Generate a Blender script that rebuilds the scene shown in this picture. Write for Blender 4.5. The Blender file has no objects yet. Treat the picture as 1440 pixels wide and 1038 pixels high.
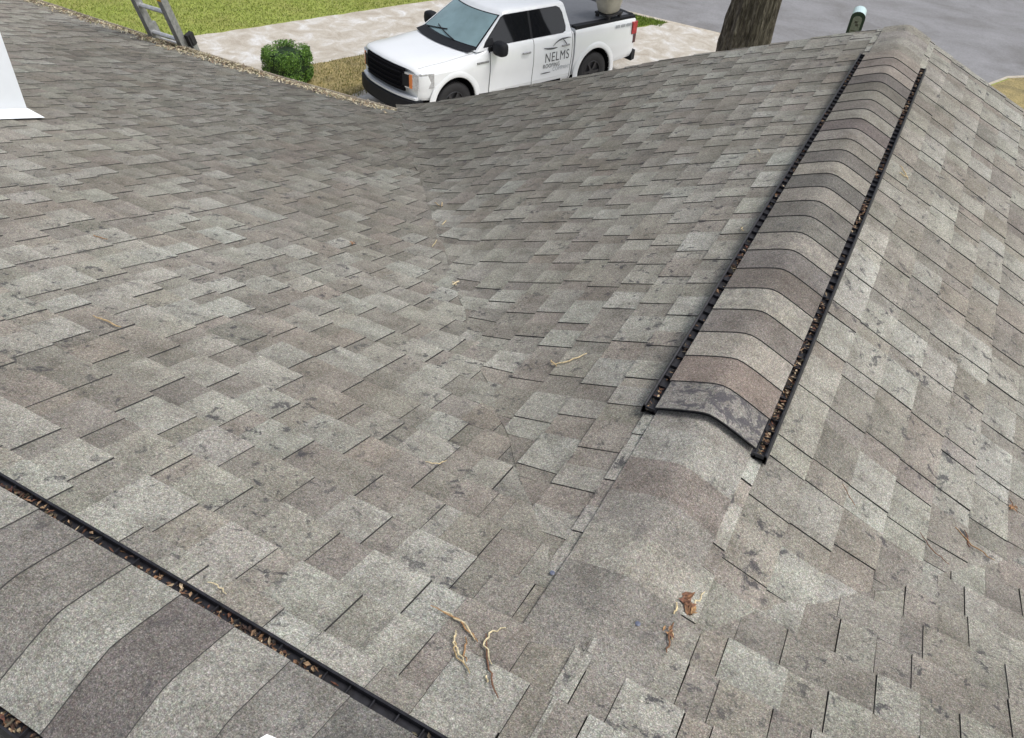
import bpy, bmesh, math, random
from mathutils import Vector, Matrix, noise
random.seed(7)
sc = bpy.context.scene
COL = sc.collection
PI = math.pi

# ------------------------------------------------------------------ camera
F_PX = 1127.2
RX = (0.87665036, 0.36218023, -0.31671694)     # world x, y, z axes seen in the camera frame (right, down, forward)
RY = (0.47658109, -0.56339549, 0.6748748)
RZ = (0.06598941, -0.74257054, -0.66650911)
CAM = Vector((0.0, 0.0, 1.497))
cd = bpy.data.cameras.new('camera'); cam = bpy.data.objects.new('camera', cd); COL.objects.link(cam)
right = Vector((RX[0], RY[0], RZ[0])); down = Vector((RX[1], RY[1], RZ[1])); fwd = Vector((RX[2], RY[2], RZ[2]))
m = Matrix((( right.x, -down.x, -fwd.x, CAM.x), (right.y, -down.y, -fwd.y, CAM.y), (right.z, -down.z, -fwd.z, CAM.z), (0, 0, 0, 1)))
cam.matrix_world = m
cd.sensor_width = 36.0; cd.lens = 36.0 * F_PX / 1440.0
cd.clip_start = 0.05; cd.clip_end = 2000
sc.camera = cam

# ------------------------------------------------------------------ light
w = bpy.data.worlds.new('World'); sc.world = w; w.use_nodes = True
nt = w.node_tree; nt.nodes.clear()
sky = nt.nodes.new('ShaderNodeTexSky'); sky.sky_type = 'NISHITA'; sky.sun_disc = False
SUN_EL, SUN_AZ = math.radians(58), math.radians(75)       # azimuth clockwise from +y: sun on the right of the picture
sky.sun_elevation = SUN_EL; sky.sun_rotation = SUN_AZ
sky.air_density = 1.0; sky.dust_density = 4.0; sky.ozone_density = 1.0
hs = nt.nodes.new('ShaderNodeHueSaturation'); hs.inputs['Saturation'].default_value = 0.42
bg = nt.nodes.new('ShaderNodeBackground'); bg.inputs['Strength'].default_value = 0.15
ow = nt.nodes.new('ShaderNodeOutputWorld')
nt.links.new(sky.outputs[0], hs.inputs['Color']); nt.links.new(hs.outputs[0], bg.inputs[0]); nt.links.new(bg.outputs[0], ow.inputs[0])
sd = bpy.data.lights.new('sun', 'SUN'); sun = bpy.data.objects.new('sun', sd); COL.objects.link(sun)
sd.energy = 1.5; sd.angle = math.radians(16); sd.color = (1.0, 0.965, 0.90)
sdir = Vector((math.sin(SUN_AZ) * math.cos(SUN_EL), math.cos(SUN_AZ) * math.cos(SUN_EL), math.sin(SUN_EL)))
sun.rotation_euler = sdir.to_track_quat('Z', 'Y').to_euler(); sun.location = (5, 5, 20)
sc.view_settings.view_transform = 'Standard'; sc.view_settings.look = 'None'
sc.view_settings.gamma = 1.0; sc.view_settings.use_curve_mapping = False
sc.view_settings.exposure = 0.25

# ------------------------------------------------------------------ materials
class NT:
    def __init__(s, name):
        s.m = bpy.data.materials.new(name); s.m.use_nodes = True
        s.t = s.m.node_tree; s.b = s.t.nodes['Principled BSDF']; s.l = s.t.links.new
        s.pos = s.t.nodes.new('ShaderNodeNewGeometry').outputs['Position']
    def n(s, typ, **k):
        x = s.t.nodes.new(typ)
        for a, v in k.items(): setattr(x, a, v)
        return x
    def noise(s, scale, detail=2, rough=0.5, vec=None, dist=0.0):
        x = s.n('ShaderNodeTexNoise'); x.inputs['Scale'].default_value = scale; x.inputs['Detail'].default_value = detail
        x.inputs['Roughness'].default_value = rough; x.inputs['Distortion'].default_value = dist
        s.l(vec or s.pos, x.inputs['Vector']); return x.outputs['Fac']
    def ramp(s, fac, stops):
        x = s.n('ShaderNodeValToRGB'); e = x.color_ramp.elements
        while len(e) > 1: e.remove(e[-1])
        e[0].position = stops[0][0]; e[0].color = c4(stops[0][1])
        for p, c in stops[1:]:
            y = e.new(p); y.color = c4(c)
        s.l(fac, x.inputs[0]); return x.outputs[0]
    def mix(s, fac, a, b, mode='MIX'):
        x = s.n('ShaderNodeMix', data_type='RGBA', blend_type=mode)
        for k, v in ((0, fac), (6, a), (7, b)):
            if isinstance(v, (int, float)) and k == 0: x.inputs[0].default_value = v
            elif isinstance(v, tuple): x.inputs[k].default_value = c4(v)
            else: s.l(v, x.inputs[k])
        return x.outputs[2]
    def math(s, op, a, b=None):
        x = s.n('ShaderNodeMath', operation=op)
        for i, v in enumerate((a, b)):
            if v is None: continue
            if isinstance(v, (int, float)): x.inputs[i].default_value = v
            else: s.l(v, x.inputs[i])
        return x.outputs[0]
    def attr(s, name):
        x = s.n('ShaderNodeAttribute'); x.attribute_name = name; return x
    def stretch(s, sx, sy, sz):
        x = s.n('ShaderNodeMapping'); x.inputs['Scale'].default_value = (sx, sy, sz)
        s.l(s.pos, x.inputs['Vector']); return x.outputs[0]
    def bump(s, h, strength, dist):
        x = s.n('ShaderNodeBump'); x.inputs['Strength'].default_value = strength; x.inputs['Distance'].default_value = dist
        s.l(h, x.inputs['Height']); s.l(x.outputs[0], s.b.inputs['Normal'])
    def done(s, col=None, rough=0.8, metal=0.0, spec=None, coat=0.0):
        if col is not None:
            if isinstance(col, tuple): s.b.inputs['Base Color'].default_value = c4(col)
            else: s.l(col, s.b.inputs['Base Color'])
        if isinstance(rough, (int, float)): s.b.inputs['Roughness'].default_value = rough
        else: s.l(rough, s.b.inputs['Roughness'])
        s.b.inputs['Metallic'].default_value = metal
        if spec is not None: s.b.inputs['Specular IOR Level'].default_value = spec
        if coat: s.b.inputs['Coat Weight'].default_value = coat; s.b.inputs['Coat Roughness'].default_value = 0.05
        return s.m
def c4(c):
    if isinstance(c, (int, float)): return (c, c, c, 1)
    return tuple(c) if len(c) == 4 else (c[0], c[1], c[2], 1)

def shingle_mat(name, stain=1.0):
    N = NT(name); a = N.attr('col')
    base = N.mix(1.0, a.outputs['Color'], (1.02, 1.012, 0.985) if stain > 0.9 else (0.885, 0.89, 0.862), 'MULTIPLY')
    g1 = N.noise(330, 3, 0.75)                                   # mineral granules
    g2 = N.noise(130, 3, 0.75)
    k1 = N.ramp(g1, [(0.28, 0.28), (0.45, 0.82), (0.55, 1.10), (0.72, 2.3)])
    k2 = N.ramp(g2, [(0.30, 0.62), (0.5, 1.0), (0.70, 1.42)])
    c = N.mix(1.0, base, k1, 'MULTIPLY'); c = N.mix(1.0, c, k2, 'MULTIPLY')
    vo = N.n('ShaderNodeTexVoronoi'); vo.inputs['Scale'].default_value = 260; N.l(N.pos, vo.inputs['Vector'])
    tint = N.mix(0.10, (1, 1, 1), vo.outputs['Color']); c = N.mix(1.0, c, tint, 'MULTIPLY')
    # uneven weathering and pale, granule-worn bands
    m1 = N.noise(11, 5, 0.66); c = N.mix(1.0, c, N.ramp(m1, [(0.28, (0.72, 0.71, 0.69)), (0.5, 1.0), (0.72, (1.20, 1.205, 1.20))]), 'MULTIPLY')
    m2 = N.noise(1.1, 3, 0.6); c = N.mix(1.0, c, N.ramp(m2, [(0.34, (0.82, 0.80, 0.785)), (0.6, 1.0)]), 'MULTIPLY')
    # dark lichen spots in loose clusters
    s1 = N.noise(21, 6, 0.68, dist=0.5); s2 = N.noise(2.3, 2, 0.5)
    sp = N.math('MULTIPLY', N.ramp(s1, [(0.570, 0.0), (0.635, 1.0)]), N.ramp(s2, [(0.36, 0.25), (0.56, 1.0)]))
    sp = N.math('MULTIPLY', sp, N.ramp(g1, [(0.35, 1.0), (0.65, 0.7)]))
    sp = N.math('MULTIPLY', sp, 0.95 * stain)
    c = N.mix(sp, c, (0.04, 0.04, 0.048))
    # heavier growth where the attribute says so
    s3 = N.noise(24, 6, 0.7, dist=0.5)
    hv = N.math('MULTIPLY', N.ramp(s3, [(0.485, 0.0), (0.55, 1.0)]), a.outputs['Alpha'])
    c = N.mix(N.math('MULTIPLY', hv, 0.75), c, (0.055, 0.053, 0.065))
    N.bump(N.math('ADD', g1, N.math('MULTIPLY', g2, 0.6)), 0.55, 0.003)
    return N.done(c, 0.92, spec=0.25)
M = {}
M['shingle'] = shingle_mat('roof_shingle_granules')
M['cap'] = shingle_mat('ridge_cap_granules', 0.55)
N = NT('asphalt_cut_edge'); M['edge'] = N.done(N.ramp(N.noise(120), [(0.3, 0.035), (0.7, 0.085)]), 0.9)
N = NT('roof_underlay'); M['under'] = N.done((0.03, 0.03, 0.032), 0.95)
N = NT('black_vent_plastic'); M['vent'] = N.done(N.ramp(N.noise(60, 3), [(0.3, (0.010, 0.010, 0.012)), (0.75, (0.03, 0.03, 0.038))]), 0.5, spec=0.4)
def litter_mat():
    N = NT('dry_litter'); a = N.attr('col')
    c = N.mix(1.0, a.outputs['Color'], N.ramp(N.noise(140, 3), [(0.3, 0.6), (0.7, 1.35)]), 'MULTIPLY'); return N.done(c, 0.85)
M['litter'] = litter_mat()
def flat(name, col, rough=0.6, metal=0.0, var=0.0, scale=20, **k):
    N = NT(name)
    if var:
        c = N.mix(1.0, tuple(col), N.ramp(N.noise(scale, 4, 0.6), [(0.3, 1 - var), (0.7, 1 + var)]), 'MULTIPLY')
        return N.done(c, rough, metal, **k)
    return N.done(tuple(col), rough, metal, **k)
M['alu'] = flat('ladder_aluminium', (0.62, 0.63, 0.64), 0.42, 0.75, 0.25, 30)
M['alu_dull'] = flat('ladder_rail_grey', (0.27, 0.275, 0.28), 0.5, 0.3, 0.3, 25)
M['yellow'] = flat('yellow_sticker', (0.75, 0.42, 0.02), 0.5)
M['rubber'] = flat('black_rubber', (0.018, 0.018, 0.02), 0.75, 0, 0.2, 30)
M['white_metal'] = flat('white_painted_metal', (0.74, 0.78, 0.82), 0.45, 0, 0.04, 5)
M['wall'] = flat('painted_wall', (0.55, 0.52, 0.46), 0.85, 0, 0.05, 8)
M['trim'] = flat('white_trim', (0.7, 0.7, 0.68), 0.6, 0, 0.05, 8)
M['gutter'] = flat('stained_gutter', (0.26, 0.225, 0.175), 0.7, 0, 0.3, 14)
M['paint'] = flat('white_vehicle_paint', (0.80, 0.825, 0.85), 0.28, 0, 0.015, 3, coat=0.8)
M['gap'] = flat('dark_gap', (0.007, 0.007, 0.009), 0.9, spec=0.1)
M['blackpl'] = flat('black_bumper_plastic', (0.011, 0.012, 0.015), 0.65, 0, 0.15, 20, spec=0.25)
M['glassdark'] = flat('tinted_window', (0.008, 0.009, 0.011), 0.04, 0, spec=0.5)
M['windshield'] = flat('windshield_glass', (0.26, 0.38, 0.40), 0.06, 0.3, 0.15, 2.5, spec=1.0)  # bluish sky reflection is mixed into the base colour of the glass
M['chrome'] = flat('headlight_chrome', (0.55, 0.57, 0.6), 0.18, 0.7, 0.35, 30)
M['amber'] = flat('amber_lens', (0.75, 0.22, 0.05), 0.25)
M['red'] = flat('red_lens', (0.38, 0.02, 0.025), 0.2, 0, 0.5, 18)
M['darkred'] = flat('dark_red_lens', (0.07, 0.015, 0.02), 0.25)
M['tonneau'] = flat('tonneau_vinyl', (0.12, 0.126, 0.14), 0.55, 0, 0.1, 12)
M['decal'] = flat('grey_vinyl_lettering', (0.085, 0.09, 0.10), 0.5)
M['decal_pale'] = flat('pale_grey_vinyl', (0.42, 0.44, 0.47), 0.5)
M['rim'] = flat('dark_wheel_rim', (0.05, 0.05, 0.055), 0.35, 0.5)
M['tan'] = flat('beige_plastic', (0.42, 0.40, 0.345), 0.5, 0, 0.1, 9)
M['teal'] = flat('dark_green_plastic', (0.008, 0.022, 0.022), 0.4, 0, 0.2, 20)
M['teal_sky'] = flat('sky_reflection_plastic', (0.50, 0.66, 0.68), 0.25)  # sky reflection on the green mailbox top, painted in as a pale colour
M['plate'] = flat('weathered_plate', (0.17, 0.18, 0.165), 0.5, 0, 0.35, 30)
M['plate_mark'] = flat('dark_plate_mark', (0.05, 0.045, 0.04), 0.6)
M['bluedot'] = flat('blue_sealant', (0.11, 0.125, 0.18), 0.35, 0, 0.3, 200)
M['paper'] = flat('white_chip', (0.85, 0.85, 0.85), 0.6)
# bark
N = NT('oak_bark'); v = N.stretch(16, 16, 2.6)
h = N.noise(1.6, 6, 0.7, v, 1.0)
c = N.ramp(h, [(0.34, (0.018, 0.015, 0.012)), (0.47, (0.07, 0.058, 0.046)), (0.58, (0.14, 0.122, 0.10)), (0.72, (0.26, 0.24, 0.21))])
N.bump(h, 0.9, 0.05); M['bark'] = N.done(c, 0.95)
# ground materials
N = NT('lawn_grass')
c = N.ramp(N.noise(30, 5, 0.75), [(0.3, (0.16, 0.20, 0.035)), (0.5, (0.24, 0.29, 0.055)), (0.72, (0.35, 0.37, 0.11))])
c = N.mix(N.ramp(N.noise(0.9, 4, 0.6), [(0.45, 0.0), (0.75, 0.65)]), c, (0.27, 0.24, 0.085))
c = N.mix(1.0, c, N.ramp(N.noise(4, 5, 0.7), [(0.34, 0.80), (0.65, 1.15)]), 'MULTIPLY')
M['lawn'] = N.done(c, 0.95)
N = NT('dry_grass_ground')
c = N.ramp(N.noise(28, 5, 0.8), [(0.3, (0.13, 0.115, 0.045)), (0.5, (0.27, 0.225, 0.10)), (0.72, (0.46, 0.39, 0.22))])
c = N.mix(1.0, c, N.ramp(N.noise(2.6, 5, 0.7), [(0.34, (0.62, 0.62, 0.66)), (0.6, (1.12, 1.08, 1.02))]), 'MULTIPLY')
M['drygrass'] = N.done(c, 0.95)
N = NT('old_concrete')
c = N.ramp(N.noise(2.2, 5, 0.65, dist=0.6), [(0.34, (0.37, 0.33, 0.275)), (0.5, (0.46, 0.425, 0.37)), (0.62, (0.56, 0.55, 0.53)), (0.75, (0.70, 0.71, 0.73))])
c = N.mix(1.0, c, N.ramp(N.noise(45, 4, 0.7), [(0.3, 0.82), (0.7, 1.15)]), 'MULTIPLY')
M['concrete'] = N.done(c, 0.9)
N = NT('street_asphalt')
c = N.ramp(N.noise(0.7, 6, 0.68, N.stretch(0.8, 1.1, 1), 0.5), [(0.30, (0.145, 0.142, 0.142)), (0.5, (0.20, 0.20, 0.208)), (0.72, (0.25, 0.252, 0.265))])
c = N.mix(1.0, c, N.ramp(N.noise(22, 5, 0.75), [(0.3, 0.82), (0.7, 1.16)]), 'MULTIPLY')
M['asphalt'] = N.done(c, 0.85)
N = NT('kerb_concrete')
c = N.ramp(N.noise(6, 4, 0.7), [(0.3, (0.34, 0.29, 0.22)), (0.7, (0.56, 0.52, 0.45))]); M['kerb'] = N.done(c, 0.9)
N = NT('hedge_leaf'); a = N.attr('col'); M['leaf'] = N.done(a.outputs['Color'], 0.55)

# ------------------------------------------------------------------ object helpers
def link(o, parent=None):
    COL.objects.link(o)
    if parent is not None: o.parent = parent
    return o
def empty(name, loc=(0, 0, 0), rz=0.0, parent=None):
    o = bpy.data.objects.new(name, None); o.location = loc; o.rotation_euler = (0, 0, rz); o.empty_display_size = 0.2
    return link(o, parent)
def tag(o, label=None, cat=None, group=None, kind=None):
    for k, v in (('label', label), ('category', cat), ('group', group), ('kind', kind)):
        if v: o[k] = v
    return o
class MB:
    def __init__(s): s.v = []; s.f = []; s.m = []; s.c = []
    def face(s, idx, mat=0, col=None): s.f.append(idx); s.m.append(mat); s.c.append(col)
    def poly(s, pts, mat=0, col=None):
        b = len(s.v); s.v += [tuple(p) for p in pts]; s.face(tuple(range(b, b + len(pts))), mat, col)
    def hexa(s, p, mat=0, col=None):             # p: 4 bottom ccw, 4 top ccw
        b = len(s.v); s.v += [tuple(q) for q in p]
        for f in ((3, 2, 1, 0), (4, 5, 6, 7), (0, 1, 5, 4), (1, 2, 6, 5), (2, 3, 7, 6), (3, 0, 4, 7)):
            s.face(tuple(b + i for i in f), mat, col)
    def box(s, x0, x1, y0, y1, z0, z1, mat=0, col=None):
        s.hexa([(x0, y0, z0), (x1, y0, z0), (x1, y1, z0), (x0, y1, z0), (x0, y0, z1), (x1, y0, z1), (x1, y1, z1), (x0, y1, z1)], mat, col)
    def tube(s, pts, r, n=8, mat=0, col=None, cap=True, flatk=1.0):
        pts = [Vector(p) for p in pts]; b = len(s.v); K = len(pts)
        rr = r if isinstance(r, (list, tuple)) else [r] * K
        for i, p in enumerate(pts):
            t = (pts[min(i + 1, K - 1)] - pts[max(i - 1, 0)]).normalized()
            a = t.cross(Vector((0, 0, 1)));
            if a.length < 1e-3: a = t.cross(Vector((1, 0, 0)))
            a.normalize(); c = a.cross(t).normalized()
            for k in range(n):
                th = 2 * PI * k / n; s.v.append(tuple(p + a * (math.cos(th) * rr[i]) + c * (math.sin(th) * rr[i] * flatk)))
        for i in range(K - 1):
            for k in range(n):
                k2 = (k + 1) % n
                s.face((b + i * n + k, b + i * n + k2, b + (i + 1) * n + k2, b + (i + 1) * n + k), mat, col)
        if cap:
            s.face(tuple(b + k for k in range(n))[::-1], mat, col); s.face(tuple(b + (K - 1) * n + k for k in range(n)), mat, col)
    def grid(s, rows, mat=0, col=None, closed=False):
        b = len(s.v); n = len(rows[0])
        for r in rows: s.v += [tuple(p) for p in r]
        for i in range(len(rows) - 1):
            for k in range(n if closed else n - 1):
                k2 = (k + 1) % n
                s.face((b + i * n + k, b + i * n + k2, b + (i + 1) * n + k2, b + (i + 1) * n + k), mat, col)
        return b
    def build(s, name, mats, parent=None, smooth=None, origin=None, fixn=False):
        me = bpy.data.meshes.new(name)
        vs = s.v
        if origin is not None: vs = [(x - origin[0], y - origin[1], z - origin[2]) for x, y, z in s.v]
        me.from_pydata(vs, [], s.f)
        if not isinstance(mats, (list, tuple)): mats = [mats]
        for mm in mats: me.materials.append(mm)
        if len(mats) > 1: me.polygons.foreach_set('material_index', s.m)
        if any(c is not None for c in s.c):
            at = me.color_attributes.new('col', 'FLOAT_COLOR', 'CORNER'); buf = []
            for p, c in zip(me.polygons, s.c):
                if isinstance(c, list):
                    for q in c: buf.extend(q)
                    continue
                c = c or (0.1, 0.1, 0.1, 0)
                c = tuple(c) if len(c) == 4 else (c[0], c[1], c[2], 0.0)
                buf.extend(c * p.loop_total)
            at.data.foreach_set('color', buf)
        if fixn:
            bm = bmesh.new(); bm.from_mesh(me); bmesh.ops.recalc_face_normals(bm, faces=bm.faces); bm.to_mesh(me); bm.free()
        if smooth is not None:
            me.polygons.foreach_set('use_smooth', [True] * len(me.polygons)); me.set_sharp_from_angle(angle=math.radians(smooth))
        me.update()
        o = bpy.data.objects.new(name, me)
        if origin is not None: o.location = origin
        return link(o, parent)

# ------------------------------------------------------------------ roof geometry
TA, TB = 0.333, 0.417            # slopes: main roof, wing roof
YR, ZR = 0.363, 0.03             # main ridge line
XW, ZW = -0.191, -0.16           # wing ridge line
YE = 5.75                        # main eave
YG = 6.07                         # gable end of wing
XE = 4.25                        # half width of wing
EXP = 0.1429                     # shingle exposure
GZ = -5.5                        # ground level
def zA(y): return ZR - (y - YR) * TA
def zB(x): return ZW - abs(x - XW) * TB
def smax(x, y, k=0.045):
    a, b = zA(y), zB(x) if y < YG + 0.01 else -99
    return max(a, b) + k * math.log(1 + math.exp(-min(abs(a - b) / k, 30))) - 0.0
def swell(x, y):                  # the deck bows up a little towards the gable end
    t = XW - x
    if t <= 0 or y < 3.6: return 0.0
    q = min(1, (y - 3.6) / 2.4); q = q * q * (3 - 2 * q); e = max(0.0, min(1.0, (t - 3.9) / 1.4)); e = e * e * (3 - 2 * e)
    return 0.048 * q * min(1, t / 1.3) * (1 - e)
def warp(x, y):
    return 0.006 * math.sin(1.7 * x + 0.5 + 0.6 * y) + 0.006 * math.sin(2.1 * y + 1 + 0.7 * x) + 0.003 * math.sin(5.3 * x + 2.9 * y) - 0.006 + swell(x, y)
def project(P):
    d = Vector(P) - CAM; z = d.dot(fwd)
    if z < 0.1: return None
    return 720 + F_PX * d.dot(right) / z, 519 + F_PX * d.dot(down) / z
def clip(poly, fn):              # keep fn(x,y)>=0 ; poly of (u,v,x,y)
    out = []
    for i in range(len(poly)):
        a, b = poly[i - 1], poly[i]; fa, fb = fn(a[2], a[3]), fn(b[2], b[3])
        if (fa >= 0) != (fb >= 0):
            t = fa / (fa - fb); out.append(tuple(a[k] + (b[k] - a[k]) * t for k in range(4)) + (1,))
        if fb >= 0: out.append(b)
    return out
ca, sa = 1 / math.hypot(1, TA), TA / math.hypot(1, TA)
cb, sb = 1 / math.hypot(1, TB), TB / math.hypot(1, TB)
SL = {
 'A': dict(O=Vector((0, YR, ZR)), u=Vector((1, 0, 0)), v=Vector((0, ca, -sa))),
 'D': dict(O=Vector((0, YR, ZR)), u=Vector((-1, 0, 0)), v=Vector((0, -ca, -sa))),
 'B': dict(O=Vector((XW, 0, ZW)), u=Vector((0, 1, 0)), v=Vector((-cb, 0, -sb))),
 'C': dict(O=Vector((XW, 0, ZW)), u=Vector((0, -1, 0)), v=Vector((cb, 0, -sb))),
}
for k in SL: SL[k]['n'] = SL[k]['u'].cross(SL[k]['v']).normalized()
LIGHT = [(0.318, 0.316, 0.289), (0.303, 0.299, 0.272), (0.335, 0.337, 0.311), (0.293, 0.287, 0.260), (0.311, 0.308, 0.281)]
WARM = [(0.264, 0.249, 0.224), (0.256, 0.244, 0.220), (0.271, 0.254, 0.229)]
DARK = [(0.236, 0.226, 0.204), (0.247, 0.237, 0.214), (0.222, 0.213, 0.193), (0.254, 0.244, 0.220)]
def jit(c, a=0.05):
    k = 1 + random.uniform(-a, a); return tuple(max(0.0, x * k + random.uniform(-0.004, 0.004)) for x in c)
pieces = []                      # (screen area, verts, faces, mats, cols)
def stain_at(x, y):              # lasting grime gathered where the valley runs out at the eave
    q = 1 - math.hypot(x + 4.1, (y - 5.7) * 1.15) / 4.8 + 0.12 * noise.noise((x * 1.3, y * 1.3, 3))
    return max(0.0, min(1.0, q * 1.25))
def add_piece(S, u0, u1, v0, v1, ht, hb, col, clips):
    s = SL[S]; j = [random.uniform(-0.0015, 0.0015) for _ in range(4)]
    quad = []
    for (u, v) in ((u0 + j[0], v0), (u1 + j[1], v0), (u1 + j[2], v1 + j[3]), (u0 + j[0], v1 + j[3])):
        P = s['O'] + s['u'] * u + s['v'] * v; quad.append((u, v, P.x, P.y, 0))
    for fn in clips:
        quad = clip(quad, fn)
        if len(quad) < 3: return
    ar = 0.5 * abs(sum(quad[i - 1][0] * quad[i][1] - quad[i][0] * quad[i - 1][1] for i in range(len(quad))))
    if ar < 2e-4: return
    top = []; bot = []
    for (u, v, x, y, fl_) in quad:
        P = s['O'] + s['u'] * u + s['v'] * v; out = 0.0
        if S != 'D' and P.y > 0.7:
            if S in 'BC' and zA(P.y) > zB(P.x): out = 0.0035
            P.z = smax(P.x, P.y)
        P.z += warp(P.x, P.y)
        t = (v - v0) / (v1 - v0); h = ht + (hb - ht) * t + out
        valley = fl_ and S != 'D' and y > 0.85 and abs(zA(y) - zB(x)) < 0.05
        if valley: h = 0.0012 + out * 0.8
        top.append(P + s['n'] * h); bot.append(P - s['n'] * 0.006)
    n = len(top); verts = [tuple(p) for p in top + bot]
    c = top[0].copy()
    for p in top[1:]: c += p
    c /= n
    d = stain_at(c.x, c.y)
    col = tuple(x * (1 - 0.5 * d) for x in col)
    faces = [tuple(range(n))]; mats = [0]
    for i in range(n):
        i2 = (i + 1) % n; faces.append((i2, i, n + i, n + i2))
        cutedge = quad[i][4] and quad[i2][4]
        mats.append(0 if cutedge and S != 'D' else 1)
    pr = [project(p) for p in top]; area = 0
    if all(pr):
        cx = sum(p[0] for p in pr) / n; cy = sum(p[1] for p in pr) / n
        if -40 < cx < 1480 and -40 < cy < 1078:
            q = [(min(max(p[0], 0), 1440), min(max(p[1], 0), 1038)) for p in pr]
            area = 0.5 * abs(sum(q[i - 1][0] * q[i][1] - q[i][0] * q[i - 1][1] for i in range(n)))
            if S == 'D' or (c.y < YR + 0.2 and S == 'A') : area = 0
            if abs(c.x - XW) < 0.17 and c.y > 1.0: area = 0
    # each piece grades from darker at its upper end to lighter at the butt
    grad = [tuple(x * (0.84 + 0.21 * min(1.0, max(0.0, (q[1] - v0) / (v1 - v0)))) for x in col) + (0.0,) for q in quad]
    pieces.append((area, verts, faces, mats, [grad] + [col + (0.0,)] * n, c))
def course_rows(S, umin, umax, vmax, clips, voff=0.0, wr=(0.09, 0.185), wl=(0.05, 0.12)):
    nrow = int((vmax + voff) / EXP) + 1
    for r in range(nrow):
        v0 = r * EXP - voff; v1 = min(v0 + EXP, vmax + 0.01)
        if v1 - v0 < 0.02: continue
        pale = S in 'BC' and r == 1
        u = umin - random.uniform(0, 0.3); raised = random.random() < 0.5
        while u < umax:
            if raised:
                wd = random.uniform(*wr); q = random.random()
                col = jit(random.choice(LIGHT)) if q < 0.68 else jit(random.choice(WARM)) if q < 0.92 else jit(random.choice(DARK))
                if pale: col = jit(random.choice(LIGHT[:3]))
                add_piece(S, u + 0.001, u + wd - 0.0015, max(v0, 0), v1, 0.0036, 0.0080, col, clips)
            else:
                wd = random.uniform(*wl)
                col = jit(random.choice(DARK)) if random.random() < 0.62 else jit(random.choice(WARM))
                if random.random() < 0.14 or (pale and random.random() < 0.6): col = jit(random.choice(LIGHT))
                add_piece(S, u, u + wd, max(v0, 0), v1, 0.0010, 0.0040, col, clips)
            u += wd; raised = not raised
def aligned_rows(S, umin, umax, vmax, clips, voff):
    brk = []; u = umin
    while u < umax:
        wr_ = random.uniform(0.155, 0.19); wl_ = random.uniform(0.07, 0.10); brk.append((u, wr_, wl_)); u += wr_ + wl_
    for r in range(int((vmax + voff) / EXP) + 1):
        v0 = r * EXP - voff; v1 = min(v0 + EXP, vmax + 0.01); drift = random.uniform(-0.02, 0.02)
        if v1 - v0 < 0.02: continue
        for (u, wr_, wl_) in brk:
            u += drift + random.uniform(-0.008, 0.008); q = random.random()
            col = jit(random.choice(LIGHT)) if q < 0.62 else jit(random.choice(WARM)) if q < 0.85 else jit(random.choice(DARK))
            c2 = jit(col, 0.03) if random.random() < 0.35 else jit(random.choice(DARK + WARM))
            if r == 1: col = jit(random.choice(LIGHT[:3]))
            if random.random() < 0.12: wr_ -= 0.03; wl_ += 0.03
            add_piece(S, u + 0.001, u + wr_ - 0.0015, max(v0, 0), v1, 0.0036, 0.0080, col, clips)
            add_piece(S, u + wr_, u + wr_ + wl_, max(v0, 0), v1, 0.0010, 0.0038, c2, clips)
wB = lambda x, y: zB(x) - zA(y) + 0.012 + 0.016 * noise.noise((x * 5, y * 5, 0))          # >=0 where the wing is the upper roof
notW = lambda x, y: zA(y) - zB(x)
course_rows('A', -12.6, XW, (YE - YR) / ca, [lambda x, y: XW - x, notW])
course_rows('A', XW, 5.2, (YE - YR) / ca, [lambda x, y: x - XW, notW])
course_rows('D', -5.2, 8.0, 3.2, [])
course_rows('B', 0.8, YG, XE / cb, [lambda x, y: YG - y, wB, lambda x, y: XE - abs(x - XW)], voff=0.085)
aligned_rows('C', -YG - 0.1, -0.8, XE / cb, [lambda x, y: YG - y, wB, lambda x, y: XE - abs(x - XW)], 0.085)

house = tag(empty('house', (0, 0, GZ)), 'single storey house under the grey shingle roof with black ridge vents', 'house')
hl = Vector((0, 0, GZ))
def hbuild(mb, name, mats, parent=house, **k):
    o = mb.build(name, mats, None, **k); o.parent = parent
    if parent is house: o.location = Vector(o.location) - hl
    elif parent.parent is house: o.location = Vector(o.location)
    return o
# order: the 300 that show largest are parts of their own
pieces.sort(key=lambda p: -p[0])
slopeshade = [M['shingle'], M['edge']]
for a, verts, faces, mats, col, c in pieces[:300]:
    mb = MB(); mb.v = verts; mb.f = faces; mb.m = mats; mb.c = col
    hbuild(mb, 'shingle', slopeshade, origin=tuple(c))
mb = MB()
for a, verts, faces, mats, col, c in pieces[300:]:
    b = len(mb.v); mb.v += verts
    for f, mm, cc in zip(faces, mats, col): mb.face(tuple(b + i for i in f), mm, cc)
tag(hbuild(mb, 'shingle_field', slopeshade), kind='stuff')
# dark underlay beneath the shingles
mb = MB(); e = -0.045
vy = YR + (ZR - ZW) / TA
mb.poly([(-12.6, YR, ZR + e), (-12.6, YE, zA(YE) + e), (5.3, YE, zA(YE) + e), (5.3, YR, ZR + e)])
mb.poly([(-12.6, YR, ZR + e), (5.3, YR, ZR + e), (5.3, -5.2, zA(2 * YR + 5.2) + e), (-12.6, -5.2, zA(2 * YR + 5.2) + e)])
yv = vy + XE * TB / TA
for sgn in (-1, 1):
    mb.poly([(XW, vy, ZW + e), (XW + sgn * XE, min(yv, YG), zB(XW + XE) + e), (XW + sgn * XE, YG, zB(XW + XE) + e), (XW, YG, ZW + e)])
hbuild(mb, 'roof_deck', M['under'])
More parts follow.
